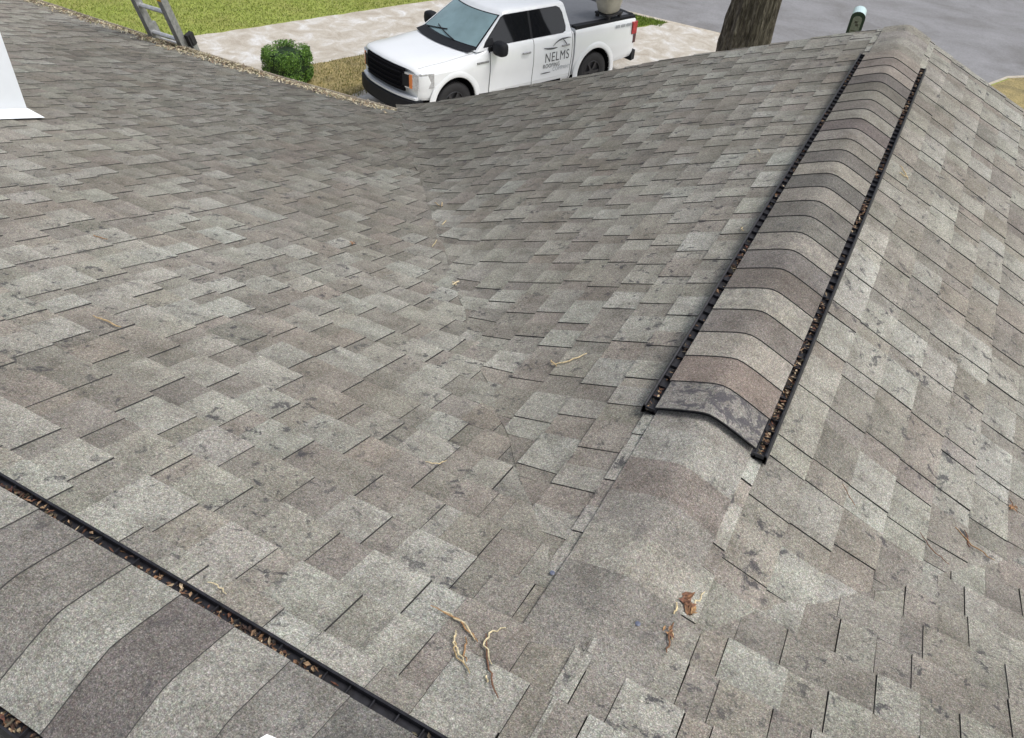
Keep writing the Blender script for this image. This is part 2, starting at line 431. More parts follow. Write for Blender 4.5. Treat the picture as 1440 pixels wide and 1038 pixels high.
# plain near slope beyond the modelled courses, fascia boards, walls, gutter
mb = MB(); zz = zA(YE)
mb.box(-12.5, XW - XE + 0.1, YE - 0.03, YE - 0.005, zz - 0.22, zz - 0.03)
hbuild(mb, 'fascia', M['trim'])
mb = MB()
for sgn in (-1, 1):
    a = (XW, YG - 0.03, ZW); b_ = (XW + sgn * XE, YG - 0.03, zB(XW + XE))
    mb.hexa([(a[0], YG - 0.035, a[2] - 0.20), (b_[0], YG - 0.035, b_[2] - 0.20), (b_[0], YG - 0.008, b_[2] - 0.20), (a[0], YG - 0.008, a[2] - 0.20),
             (a[0], YG - 0.035, a[2] - 0.02), (b_[0], YG - 0.035, b_[2] - 0.02), (b_[0], YG - 0.008, b_[2] - 0.02), (a[0], YG - 0.008, a[2] - 0.02)])
hbuild(mb, 'rake_board', M['trim'], fixn=True)
mb = MB()
mb.box(-12.2, 4.9, 5.12, 5.3, GZ, zA(5.3) - 0.03)
mb.box(-12.2, -12.02, -4.6, 5.12, GZ, zA(2 * YR + 4.6) - 0.05); mb.box(4.72, 4.9, -4.6, 5.12, GZ, zA(2 * YR + 4.6) - 0.05)
mb.box(-12.02, 4.72, -4.6, -4.42, GZ, zA(2 * YR + 4.6) - 0.05)
mb.poly([(XW - 3.9, 5.5, GZ), (XW + 3.9, 5.5, GZ), (XW + 3.9, 5.5, zB(XW + 3.9) - 0.03), (XW, 5.5, ZW - 0.03), (XW - 3.9, 5.5, zB(XW + 3.9) - 0.03)])
hbuild(mb, 'wall', M['wall'])
# gutter along the main eave (left of the wing)
GX0, GX1 = -12.5, XW - XE + 0.32
prof = [(5.735, -1.775), (5.735, -1.87), (5.80, -1.87), (5.84, -1.81), (5.872, -1.772), (5.862, -1.772), (5.832, -1.812), (5.797, -1.862), (5.741, -1.862), (5.741, -1.775)]
mb = MB(); rows = []
for i in range(40):
    x = GX0 + (GX1 - GX0) * i / 39; rows.append([(x, p[0], p[1] + warp(x, 5.75)) for p in prof])
mb.grid(rows, closed=True); mb.face(tuple(range(len(prof)))); mb.face(tuple(39 * len(prof) + i for i in range(len(prof)))[::-1])
hbuild(mb, 'gutter', M['gutter'], fixn=True)

# ------------------------------------------------------------------ ridge caps and ridge vents
CAPC = [(0.20, 0.188, 0.175), (0.27, 0.255, 0.238), (0.30, 0.285, 0.262), (0.215, 0.198, 0.186), (0.245, 0.225, 0.208), (0.16, 0.15, 0.142), (0.315, 0.305, 0.285)]
def cap_mesh(axis, t0, t1, half, hfun, low_at_t1, col, th=0.0045, zoff=lambda t: 0.0, nt_=2, lift=(0.0065, 0.0015)):
    """curved shingle bent over a ridge; t runs along the ridge, d across it"""
    mb = MB(); nd = 17; rows = []
    for k in range(nt_):
        t = t0 + (t1 - t0) * k / (nt_ - 1); q = k / (nt_ - 1)
        butt = q if low_at_t1 else 1 - q
        li = lift[1] + (lift[0] - lift[1]) * butt
        row = []
        for i in range(nd):
            d = half * (-1 + 2 * i / (nd - 1)); z = hfun(d, t) + li + zoff(t)
            jd = random.uniform(-0.0006, 0.0006)
            row.append((t + jd, d, z) if axis == 'x' else (d, t + jd, z))
        rows.append(row)
    b = mb.grid(rows, 0, col); nv = nt_ * nd
    mb.v += [(x, y, z - th) for row in rows for (x, y, z) in row]
    rim = [i for i in range(nd)] + [k * nd + nd - 1 for k in range(1, nt_)] + [(nt_ - 1) * nd + i for i in range(nd - 2, -1, -1)] + [k * nd for k in range(nt_ - 2, 0, -1)]
    for i in range(len(rim)):
        a, c = rim[i], rim[(i + 1) % len(rim)]; mb.face((a, c, c + nv, a + nv), 1, col)
    for k in range(nt_ - 1):
        for i in range(nd - 1):
            a = nv + k * nd + i; mb.face((a, a + nd, a + nd + 1, a + 1), 1, col)
    return mb
capshade = [M['cap'], M['edge']]
def hv_main(d, t): return 0.052 - 0.30 * math.sqrt(d * d + 0.0009) + warp(t, YR)
def hv_wing(d, t): return -0.195 + 0.075 - 0.435 * math.sqrt(d * d + 0.0009) + warp(XW, t) * 1.0
# main ridge vent: runs along x
VM0, VM1 = -0.955 - 23 * EXP, 2.9
vent_m = empty('ridge_vent', (0, YR, -GZ), parent=house)
vent_m['label'] = 'black edged ridge vent under curved caps across the bottom left corner'
def cap_main_fn(d, t): return hv_main(d, t)
picks = {0: 5}
n_caps = int((VM1 - VM0) / EXP)
# colour order read off the photograph, counted back from the lower right of the visible part
seq = {}
for i in range(n_caps):
    x1 = VM0 + (i + 1) * EXP; x0 = x1 - EXP
    col = random.choice(CAPC[:5])
    seq[i] = col
for k, cc in {17: (0.20, 0.19, 0.178), 18: (0.225, 0.215, 0.2), 19: (0.30, 0.29, 0.27), 20: (0.235, 0.222, 0.208), 21: (0.24, 0.228, 0.213), 22: (0.325, 0.317, 0.292),
              23: (0.178, 0.168, 0.158), 24: (0.30, 0.29, 0.268), 25: (0.245, 0.235, 0.22), 26: (0.19, 0.18, 0.17)}.items(): seq[k] = cc
for i in range(n_caps):
    x0 = VM0 + i * EXP; x1 = x0 + EXP
    mb = cap_mesh('x', x0 - 0.012, x1, 0.167, hv_main, True, jit(seq[i], 0.03) + (0.0,))
    o = mb.build('ridge_cap', capshade, vent_m, smooth=50, fixn=True)
def vent_strip(axis, t0, t1, side, zed, tslope, parent, center):
    """outer baffle of the vent: lip, floor and cross ribs, as one louvre strip"""
    mb = MB()
    def P(t, d, z):
        wz = warp(t, YR) if axis == 'x' else warp(XW, t)
        return (t, side * d, z + wz) if axis == 'x' else (side * d, t, z + wz)
    n = int((t1 - t0) / 0.15) + 1
    for prof in ([(0.1885, zed - 0.026), (0.1885, zed + 0.005), (0.193, zed + 0.007), (0.199, zed - 0.008), (0.200, zed - 0.030)],
                 [(0.150, zed - 0.020), (0.150, zed - 0.013), (0.189, zed - 0.013), (0.189, zed - 0.020)],
                 [(0.160, zed - 0.022), (0.160, zed - 0.007), (0.164, zed - 0.007), (0.164, zed - 0.022)]):
        rows = [[P(t0 + (t1 - t0) * i / n, d, z) for d, z in prof] for i in range(n + 1)]
        b = mb.grid(rows); k = len(prof)
        mb.face(tuple(b + i for i in range(k))); mb.face(tuple(b + n * k + i for i in range(k))[::-1])
    t = t0 + 0.004
    while t < t1 - 0.004:
        q = [P(t + dt, d, zed + z) for z in (-0.0125, -0.0015) for dt, d in ((0, 0.163), (0.0022, 0.163), (0.0022, 0.1886), (0, 0.1886))]
        mb.hexa(q); t += 0.056
    for t in (t0, t1 - 0.004):
        mb.hexa([P(t + dt, d, zed + z) for z in (-0.026, 0.0) for dt, d in ((0, 0.155), (0.004, 0.155), (0.004, 0.1965), (0, 0.1965))])
    return mb.build('vent_baffle', M['vent'], parent, fixn=True)
for s_ in (-1, 1): vent_strip('x', VM0, VM1, s_, 0.0, TA, vent_m, YR)
# wing ridge vent: runs along y
VW0, VW1 = 1.795, 5.425
vent_w = empty('ridge_vent', (XW, 0, -GZ), parent=house)
vent_w['label'] = 'black edged ridge vent under curved caps on the wing ridge'
n_w = round((VW1 - VW0) / EXP); ex = (VW1 - VW0) / n_w
wcol = [(0.25, 0.24, 0.232), (0.25, 0.222, 0.205), (0.315, 0.302, 0.28), (0.225, 0.212, 0.2), (0.325, 0.315, 0.295), (0.20, 0.185, 0.172), (0.205, 0.198, 0.19), (0.28, 0.268, 0.25), (0.195, 0.188, 0.18), (0.19, 0.182, 0.172),
        (0.245, 0.232, 0.218), (0.165, 0.155, 0.147), (0.265, 0.25, 0.232), (0.18, 0.172, 0.164), (0.24, 0.228, 0.212), (0.25, 0.24, 0.225), (0.175, 0.16, 0.152), (0.25, 0.24, 0.224), (0.21, 0.198, 0.186), (0.24, 0.228, 0.212), (0.185, 0.176, 0.167), (0.18, 0.17, 0.162), (0.28, 0.265, 0.248), (0.25, 0.232, 0.218), (0.275, 0.26, 0.24), (0.26, 0.245, 0.228)]
for i in range(n_w):
    y0 = VW0 + i * ex
    hx = 0.163 if i else 0.158
    al = 1.0 if i == 0 else (0.35 if i in (7, 4) else 0.0)
    mb = cap_mesh('y', y0, y0 + ex + 0.012, hx, hv_wing, False, jit(tuple(0.235 * (x / 0.235) ** 1.35 for x in wcol[i % len(wcol)]), 0.03) + (al,))
    mb.build('ridge_cap', capshade, vent_w, smooth=50, fixn=True)
for s_ in (-1, 1): vent_strip('y', VW0 + (0.0 if s_ < 0 else -0.01), VW1 + (0.0 if s_ < 0 else 0.0), s_, -0.195, TB, vent_w, XW)
mb = MB(); rows = []                      # closed dark end of the vent, set back beneath the first cap
for i in range(17):
    d = 0.155 * (-1 + i / 8); z = hv_wing(d, VW0) - 0.003
    rows.append([(d, VW0 + 0.02, z), (d, VW0 + 0.02, ZW - abs(d) * TB - 0.01 + warp(XW, VW0))])
mb.grid(rows); mb.build('vent_end', M['vent'], vent_w)
# caps laid straight on the wing ridge, before and after the vent
def hflat(d, t):
    k = 0.045; b = ZW - TB * math.sqrt(d * d + 0.0006); a = zA(t)
    return max(a, b) + k * math.log(1 + math.exp(-min(abs(a - b) / k, 30))) + 0.0125 + warp(XW + d, t)
cw = empty('ridge_capping', (XW, 0, -GZ), parent=house)
LC = [(0.29, 0.275, 0.255), (0.32, 0.31, 0.288), (0.238, 0.212, 0.196), (0.285, 0.27, 0.252), (0.345, 0.33, 0.30), (0.26, 0.248, 0.233), (0.285, 0.272, 0.255)]
y1 = 1.87
for i in range(7):
    y0 = y1 - EXP
    mb = cap_mesh('y', y0 - 0.002, y1, 0.152, lambda d, t: hflat(d, t), True, tuple(LC[i]) + (0.0,), nt_=4, lift=(0.004, 0.0005 if i < 6 else -0.0085))
    mb.m = [0] * len(mb.m)
    mb.build('ridge_cap', capshade, cw, smooth=50, fixn=True); y1 = y0
y0 = VW1 - 0.09
for i in range(5):
    cc = jit(random.choice(CAPC[1:3] + WARM))
    mb = cap_mesh('y', y0, y0 + 0.155, 0.152, hflat, True, cc + (0.0,), nt_=3, lift=(0.006, 0.001))
    mb.build('ridge_cap', capshade, cw, smooth=50, fixn=True); y0 += EXP

# ------------------------------------------------------------------ chimney chase on the left
ch = tag(empty('chimney', (-4.85, 2.35, zA(2.66))), 'smooth white boxed chimney standing on the roof at the left edge', 'chimney')
x0, x1, y0, y1 = -0.35, 0.335, -0.33, 0.315
zb = zA(2.66)
mb = MB()
def zl(y): return zA(y + 2.35) - zb - 0.01
mb.hexa([(x0, y0, zl(y0)), (x1, y0, zl(y0)), (x1, y1, zl(y1)), (x0, y1, zl(y1)), (x0, y0, 1.5), (x1, y0, 1.5), (x1, y1, 1.5), (x0, y1, 1.5)])
mb.build('shaft', M['white_metal'], ch)
mb = MB(); e = 0.055
zf = lambda x, y: zl(y) + 0.035
o_ = [(x0 - e, y0 - e), (x1 + e, y0 - e), (x1 + e, y1 + e), (x0 - e, y1 + e)]; i_ = [(x0 - .003, y0 - .003), (x1 + .003, y0 - .003), (x1 + .003, y1 + .003), (x0 - .003, y1 + .003)]
for k in range(4):
    a, b_ = o_[k], o_[(k + 1) % 4]; c_, d_ = i_[(k + 1) % 4], i_[k]
    mb.poly([(a[0], a[1], zf(*a) - 0.01), (b_[0], b_[1], zf(*b_) - 0.01), (c_[0], c_[1], zf(*c_) + 0.035), (d_[0], d_[1], zf(*d_) + 0.035)])
mb.build('flashing', M['white_metal'], ch)
mb = MB(); mb.box(x0 - 0.04, x1 + 0.04, y0 - 0.04, y1 + 0.04, 1.5, 1.55); mb.build('chimney_cap', M['white_metal'], ch)

# ------------------------------------------------------------------ ladder against the eave
LW = 0.25
lad = tag(empty('ladder', (-7.03, 7.02, GZ)), 'aluminium extension ladder leaning on the leaf filled gutter', 'ladder')
lean = math.atan2(7.02 - 5.90, -1.75 - GZ)
def LP(a, s, off=0): return (a, -math.sin(lean) * s + math.cos(lean) * off, math.cos(lean) * s + math.sin(lean) * off)
def rail(a, s0, s1, off, w_=0.026, dp=0.038):
    mb = MB(); mb.hexa([LP(a + da, s, off + do) for s in (s0, s1) for da, do in ((-w_, -dp), (w_, -dp), (w_, dp), (-w_, dp))])
    # channel recess shown as a raised flange on each side
    mb.hexa([LP(a + da, s, off + do) for s in (s0, s1) for da, do in ((-w_ - .006, -dp - .004), (w_ + .006, -dp - .004), (w_ + .006, -dp + .006), (-w_ - .006, -dp + .006))])
    return mb
for sgn in (-1, 1):
    rail(sgn * (LW + 0.004), 0.02, 4.0, 0.05, 0.02, 0.028).build('rail', M['alu_dull'], lad, fixn=True)
    rail(sgn * (LW - 0.045), 1.2, 5.3, -0.035).build('rail', M['alu_dull'], lad, fixn=True)
    mb = MB(); mb.hexa([LP(sgn * LW + da, s, do) for s in (0.0, 0.09) for da, do in ((-.04, -.03), (.04, -.03), (.04, .12), (-.04, .12))]); mb.build('foot', M['rubber'], lad, fixn=True)
s0 = math.hypot(7.02 - 5.90, -1.75 - GZ)
k = 0
ss = s0 + 0.045
rungs = [ss + 0.305 * i for i in range(-9, 5)]
for s in rungs:
    mb = MB(); mb.tube([LP(-LW + .05, s, -0.035), LP(LW - .05, s, -0.035)], 0.027, 10, flatk=0.8); mb.build('rung', M['alu'], lad, smooth=40)
for i in range(-11, 2):
    s = ss + 0.305 * i - 0.14
    if s < 4.05 and s > 0.2:
        mb = MB(); mb.tube([LP(-LW + .02, s, 0.05), LP(LW - .02, s, 0.05)], 0.014, 8, flatk=0.8); mb.build('rung', M['alu'], lad, smooth=40)
mb = MB(); mb.hexa([LP(LW + da, s, do) for s in (s0 - 0.04, s0 + 0.09) for da, do in ((-.020, .0), (.030, .0), (.030, .083), (-.020, .083))]); mb.build('rung_lock', M['rubber'], lad, fixn=True)
mb = MB(); mb.hexa([LP(LW - .045 + da, s, do) for s in (s0 + 0.50, s0 + 0.62) for da, do in ((-.03, -.078), (.03, -.078), (.03, -.07), (-.03, -.07))]); mb.build('sticker', M['yellow'], lad, fixn=True)

# ------------------------------------------------------------------ ground, drive, street
def bx(x):                                   # line of the kerb
    pts = [(-80, 21.4), (-3, 21.4), (-1, 21.4), (0.2, 21.5), (1.35, 22.1), (1.85, 23.2), (2.5, 23.8), (5, 24.8), (15, 26), (80, 30)]
    for a, b in zip(pts, pts[1:]):
        if a[0] <= x <= b[0]: return a[1] + (b[1] - a[1]) * (x - a[0]) / (b[0] - a[0])
xs = [-80, -50, -30, -20, -15, -12, -10, -8, -6, -4, -3, -2, -1, -0.4, 0.2, 0.7, 1.1, 1.35, 1.6, 1.85, 2.5, 3.5, 5, 10, 15, 30, 50, 80]
mb = MB(); mb.grid([[(x, -80, GZ) for x in xs], [(x, bx(x), GZ) for x in xs]]); mb.f = [f[::-1] for f in mb.f]
tag(mb.build('lawn', M['lawn']), kind='structure')
mb = MB(); mb.grid([[(x, bx(x) + 0.02, GZ - 0.11) for x in xs], [(x, bx(x) + 13, GZ - 0.11) for x in xs]]); mb.f = [f[::-1] for f in mb.f]
tag(mb.build('street', M['asphalt']), kind='structure')
mb = MB(); mb.grid([[(x, bx(x) + 13, GZ) for x in xs], [(x, 400, GZ) for x in xs]]); mb.f = [f[::-1] for f in mb.f]
tag(mb.build('far_lawn', M['lawn']), kind='structure')
mb = MB(); rows = []
for x in xs:
    y = bx(x); rows.append([(x, y - 0.16, GZ - 0.05), (x, y - 0.16, GZ + 0.012), (x, y + 0.0, GZ + 0.008), (x, y + 0.05, GZ - 0.085), (x, y + 0.33, GZ - 0.10), (x, y + 0.33, GZ - 0.16)])
mb.grid(rows); tag(mb.build('kerb', M['kerb'], fixn=True), kind='structure')
def sheet(name, pts, z, mat, th=0.0):
    mb = MB(); mb.poly([(x, y, z) for x, y in pts]); 
    if th:
        n = len(pts); mb.v += [(x, y, z - th) for x, y in pts]
        for i in range(n): mb.face((i, n + i, n + (i + 1) % n, (i + 1) % n))
    return tag(mb.build(name, mat, fixn=False), kind='structure')
def rag(p0, p1, n, a):
    return [(p0[0] + (p1[0] - p0[0]) * i / n + random.uniform(-a, a), p0[1] + (p1[1] - p0[1]) * i / n + random.uniform(-a, a)) for i in range(n)]
drive = [(-2.6, 5.6), (-2.6, 21.24), (-6.3, 21.24)] + rag((-6.3, 21.24), (-6.95, 20.2), 6, 0.03) + rag((-6.95, 20.2), (-9.2, 20.7), 8, 0.03) + rag((-9.2, 20.7), (-11.0, 20.4), 6, 0.03) + \
        rag((-11.0, 20.4), (-12.08, 18.5), 8, 0.03) + rag((-12.08, 18.5), (-14.78, 13.09), 20, 0.03) + rag((-14.78, 13.09), (-16.2, 10.3), 8, 0.03) + [(-16.2, 5.6)]
sheet('driveway', drive[::-1], GZ + 0.02, M['concrete'], 0.03)
vg = rag((-11.95, 12.9), (-11.14, 14.6), 8, 0.03) + rag((-11.14, 14.6), (-9.9, 13.6), 6, 0.04) + rag((-9.9, 13.6), (-10.15, 12.35), 6, 0.04) + [(-10.6, 10.2), (-13.2, 9.5)]
sheet('planting_strip', vg[::-1], GZ + 0.026, M['drygrass'])
sheet('verge', [(0.8, 21.0), (14, 21.0), (14, 25.7), (5, 24.6), (2.52, 23.62), (1.92, 23.1), (1.42, 22.0), (1.0, 21.45)], GZ + 0.006, M['drygrass'])
# grass blades
def blades(name, n, gen, cols, hmin, hmax, label, cat='grass'):
    mb = MB()
    for _ in range(n):
        x, y = gen(); h_ = random.uniform(hmin, hmax); a = random.uniform(0, 2 * PI); w_ = 0.012
        dx, dy = math.cos(a) * w_, math.sin(a) * w_; lx, ly = random.uniform(-.6, .6) * h_, random.uniform(-.6, .6) * h_
        mb.poly([(x - dx, y - dy, GZ), (x + dx, y + dy, GZ), (x + lx, y + ly, GZ + h_)], 0, jit(random.choice(cols), 0.2))
    return tag(mb.build(name, M['leaf']), label, cat, kind='stuff')
def g_lawn():
    while True:
        x = random.uniform(-19, -11.5); y = random.uniform(8.5, 21)
        if (y - 13.09) > 2.0 * (x + 14.78) + 0.15: return x, y
blades('lawn_grass', 42000, g_lawn, [(0.21, 0.27, 0.045), (0.25, 0.31, 0.055), (0.30, 0.34, 0.08), (0.33, 0.34, 0.11), (0.20, 0.25, 0.045)], 0.015, 0.05, 'bright green lawn beyond the ladder and the drive')
def g_strip():
    while True:
        x = random.uniform(-13, -9.9); y = random.uniform(10.5, 14.6)
        if y < 12.9 + 2.05 * (x + 11.95) and y < 14.6 - 0.8 * (x + 11.14): return x, y
blades('dry_grass', 9000, g_strip, [(0.20, 0.19, 0.05), (0.30, 0.26, 0.10), (0.12, 0.15, 0.03), (0.36, 0.30, 0.15)], 0.03, 0.09, 'yellowing dry grass beside the bush and truck nose')
def g_wedge():
    while True:
        x = random.uniform(-11, -6.4); y = random.uniform(20.2, 21.22)
        if not (y < 20.75 and x > -7.0 + (y - 20.2) * 0.6) and y > 20.72 - 0.0 * x - max(0, (x + 9.2)) * 0.22: return x, y
blades('verge_grass', 6000, g_wedge, [(0.16, 0.25, 0.03), (0.20, 0.30, 0.04), (0.14, 0.19, 0.03)], 0.03, 0.08, 'small green grass wedge between the drive and the kerb')

# ------------------------------------------------------------------ litter
LIT = [(0.50, 0.46, 0.34), (0.46, 0.41, 0.29), (0.38, 0.32, 0.21), (0.28, 0.22, 0.14), (0.17, 0.12, 0.08), (0.44, 0.39, 0.27), (0.10, 0.07, 0.05), (0.24, 0.17, 0.11), (0.54, 0.50, 0.38), (0.20, 0.20, 0.10)]
def leafbit(mb, p, L, wd, cols, tilt=0.6):
    a = random.uniform(0, 2 * PI); t = random.uniform(-tilt, tilt)
    d = Vector((math.cos(a) * math.cos(t), math.sin(a) * math.cos(t), math.sin(t))); s = Vector((-math.sin(a), math.cos(a), random.uniform(-.4, .4))) * wd
    p = Vector(p); c = jit(random.choice(cols), 0.25); u = Vector((0, 0, wd * 0.5))
    mb.poly([p - d * L, p - s + u, p + d * L], 0, c); mb.poly([p - d * L, p + d * L, p + s + u], 0, c)
mb = MB()
for _ in range(30000):
    x = random.uniform(GX0, GX1 + 0.1); 
    dens = 0.45 + 0.35 * noise.noise((x * 1.7, 0, 0)) + (0.5 if -7.3 < x < -5.7 else 0)
    if random.random() > dens: continue
    y = random.uniform(5.69 if dens > 0.8 else 5.72, 5.885); mound = 0.05 * max(0, dens) * math.exp(-((y - 5.78) / 0.05) ** 2)
    z = -1.785 + random.uniform(-0.03, 1) * mound + warp(x, 5.75)
    if random.random() < 0.16: y -= random.uniform(0, 0.14); z = zA(y) + 0.015 + warp(x, y)
    leafbit(mb, (x, y, z), random.uniform(0.008, 0.03), random.uniform(0.003, 0.008), LIT)
tag(mb.build('leaf_litter', M['litter']), 'straw coloured dead leaves and needles filling the gutter', 'leaf litter', kind='stuff')
def vent_litter(axis, t0, t1, side, zed, n, dens_fn, label):
    mb = MB()
    dark = [(0.13, 0.07, 0.04), (0.20, 0.11, 0.06), (0.06, 0.035, 0.025), (0.30, 0.20, 0.12), (0.42, 0.33, 0.22), (0.09, 0.075, 0.05), (0.035, 0.02, 0.015), (0.12, 0.05, 0.03), (0.03, 0.025, 0.02)]
    for _ in range(n):
        t = random.uniform(t0, t1)
        if random.random() > dens_fn(t): continue
        d = random.uniform(0.166, 0.186); wz = warp(t, YR) if axis == 'x' else warp(XW, t)
        z = zed - 0.0115 + random.random() ** 2 * 0.010 + wz
        p = (t, YR + side * d, z) if axis == 'x' else (XW + side * d, t, z)
        leafbit(mb, p, random.uniform(0.003, 0.012), random.uniform(0.0015, 0.0045), dark, 0.4)
    return tag(mb.build('vent_debris', M['litter']), label, 'leaf debris', kind='stuff')
nz = lambda t, s: 0.40 + 1.5 * noise.noise((t * 3.1 + s, s, 0))
vent_litter('x', -2.2, 1.2, 1, 0.0, 2000, lambda t: nz(t, 3) * (1.0 if t > -1.2 else 0.6), 'brown leaf bits caught in the far edge of the lower left vent')
vent_litter('x', -2.2, 0.6, -1, 0.0, 1500, lambda t: nz(t, 9), 'brown leaf bits in the vent edge at the bottom left corner')
vent_litter('y', VW0, VW1, -1, -0.195, 1100, lambda t: nz(t, 5) * (1.0 if t < 2.9 else 0.35), 'leaf bits caught in the left edge of the wing ridge vent')
vent_litter('y', VW0, VW1, 1, -0.195, 1700, lambda t: nz(t, 12) + (0.25 if t < 2.6 else -0.1), 'leaf bits caught in the right edge of the wing ridge vent')

# twigs and needles lying on the shingles
def surf(x, y):
    if abs(x - XW) < 0.153 and 0.88 < y < 1.88: return hflat(x - XW, y) + 0.003
    return smax(x, y) + warp(x, y) + 0.010
def strand(mb, pts, r, cols, wob=0.004):
    P = []
    for a, b in zip(pts, pts[1:]):
        for k in range(4):
            t = k / 4; x = a[0] + (b[0] - a[0]) * t; y = a[1] + (b[1] - a[1]) * t
            P.append((x + random.uniform(-wob, wob), y + random.uniform(-wob, wob)))
    P.append(pts[-1]); n = len(P)
    V = [(x, y, surf(x, y) + r + random.uniform(0, 0.004)) for x, y in P]
    rr = [r * 0.72 * (0.4 + 0.75 * math.sin(PI * (i + 1) / (n + 1))) for i in range(n)]
    mb.tube(V, rr, 6, 0, jit(random.choice(cols), 0.12))
STRAW = [(0.55, 0.45, 0.27), (0.48, 0.36, 0.20), (0.62, 0.53, 0.34)]
BRN = [(0.25, 0.13, 0.07), (0.34, 0.20, 0.10), (0.20, 0.10, 0.06)]
def twig(name, strands, label, cat, cols=STRAW, r=0.0024, leaf=None):
    mb = MB()
    for st in strands:
        cc = cols
        if isinstance(st, tuple) and isinstance(st[0], str): cc = BRN if st[0] == 'b' else STRAW; st = st[1]
        strand(mb, st, r, cc)
    if leaf:
        for (x, y, L) in leaf:
            for _ in range(7):
                leafbit(mb, (x + random.uniform(-.012, .012), y + random.uniform(-.012, .012), surf(x, y) + 0.006), L, L * 0.35, BRN, 0.5)
    c = strands[0][1][0] if isinstance(strands[0], tuple) and isinstance(strands[0][0], str) else strands[0][0]
    return tag(mb.build(name, M['litter'], origin=(c[0], c[1], surf(*c)), smooth=60), label, cat, {'twig': 'twigs scattered on the shingles', 'pine needles': 'pine needles on the shingles', 'leaf': 'dead leaves on the shingles'}.get(cat))
twig('twig', [[(-2.152, 1.247), (-2.09, 1.252), (-2.033, 1.257)]], 'single pale twig lying on the left of the roof', 'twig', r=0.0042)
twig('pine_needles', [[(-0.449, 0.788), (-0.425, 0.748), (-0.371, 0.717)], [(-0.455, 0.80), (-0.44, 0.765), (-0.395, 0.735)],
    ], 'small pale curled needle pair left of the branching twig', 'pine needles', r=0.0026)
twig('branched_twig', [('b', [(-0.541, 0.831), (-0.48, 0.835), (-0.423, 0.815), (-0.40, 0.80)]), ('s', [(-0.505, 0.835), (-0.45, 0.828), (-0.408, 0.803)]),
    ('s', [(-0.37, 0.872), (-0.392, 0.835), (-0.382, 0.80), (-0.345, 0.765)]), ('b', [(-0.395, 0.83), (-0.355, 0.76), (-0.318, 0.72), (-0.294, 0.698)]),
    ('b', [(-0.425, 0.80), (-0.412, 0.765), (-0.392, 0.74)]), ('s', [(-0.34, 0.735), (-0.33, 0.72)])],
    'tangled brown and straw twig, largest one on the near shingles', 'twig', r=0.0026)
twig('leaf_cluster', [('s', [(-0.009, 1.254), (-0.02, 1.215), (-0.032, 1.18)]), ('s', [(-0.06, 1.168), (-0.055, 1.135)]), ('b', [(-0.05, 1.11), (-0.042, 1.06), (-0.035, 1.025)]), ('s', [(-0.045, 1.085), (-0.035, 1.068)])],
    'brown curled leaf with pale straws at the end of the wing capping', 'leaf', r=0.0030, leaf=[(-0.04, 1.20, 0.018), (-0.03, 1.18, 0.018), (-0.05, 1.08, 0.009)])
twig('twig', [[(-0.79, 2.02), (-0.74, 2.045), (-0.696, 2.101)], [(-0.81, 2.045), (-0.77, 2.01)]], 'forked pale twig left of the wing vent end', 'twig', r=0.0034)
twig('twig', [[(-2.30, 3.60), (-2.24, 3.56)], [(-2.26, 3.62), (-2.22, 3.55)]], 'small straw tuft farthest up the valley', 'twig', r=0.004)
twig('twig', [[(-2.06, 3.34), (-2.04, 3.27)]], 'short upright straw in the valley below the tuft', 'twig', r=0.004)
twig('twig', [[(-1.93, 3.05), (-1.90, 2.95)]], 'slanting straw halfway down the valley', 'twig', r=0.003)
twig('twig', [[(-1.56, 2.60), (-1.53, 2.575)], [(-1.54, 2.62), (-1.545, 2.57)]], 'tiny crossed straws at the middle of the valley', 'twig', r=0.0035)
twig('pine_needles', [[(-0.86, 1.30), (-0.83, 1.32), (-0.82, 1.35)]], 'thin pale needle in the middle of the near slope', 'pine needles', r=0.002)
twig('pine_needles', [[(-0.955, 0.592), (-0.93, 0.600), (-0.90, 0.592)]], 'pale needle resting beside the lower left vent edge', 'pine needles', r=0.002)
twig('twig', [[(-0.44, 3.07), (-0.42, 3.04)]], 'tiny straw left of the wing vent', 'twig', r=0.003)
twig('twig', [[(-0.60, 3.98), (-0.58, 3.94)]], 'tiny straw high on the wing slope left of the vent', 'twig', r=0.003)
twig('twig', [[(0.06, 4.13), (0.10, 4.09), (0.12, 4.05)], [(0.07, 4.05), (0.11, 4.07)]], 'curled straw on the slope right of the wing vent', 'twig', r=0.0035)
twig('twig', [('b', [(0.61, 2.10), (0.66, 2.066), (0.74, 2.06)]), ('b', [(0.64, 2.11), (0.66, 2.05)])], 'dark brown crossed twig near the right edge', 'twig', r=0.0024)
twig('twig', [('b', [(0.50, 1.97), (0.54, 1.93), (0.60, 1.91)])], 'thin dark twig in the right hand valley', 'twig', r=0.002)
twig('twig', [('b', [(0.235, 1.93), (0.29, 1.89)])], 'thin brown twig below the right vent edge', 'twig', r=0.0018)
twig('dead_leaf', [('b', [(0.79, 2.42), (0.82, 2.38)])], 'small curled brown leaf at the right edge of the roof', 'leaf', r=0.002, leaf=[(0.805, 2.392, 0.012)])
twig('dead_leaf', [('b', [(-2.17, 2.645), (-2.16, 2.63)])], 'tiny dark leaf crumb on the middle left slope', 'leaf', r=0.003, leaf=[(-2.165, 2.638, 0.010)])
twig('twig', [('b', [(-2.76, 1.72), (-2.70, 1.735)])], 'thin dark twig on the left slope below the chimney', 'twig', r=0.003)
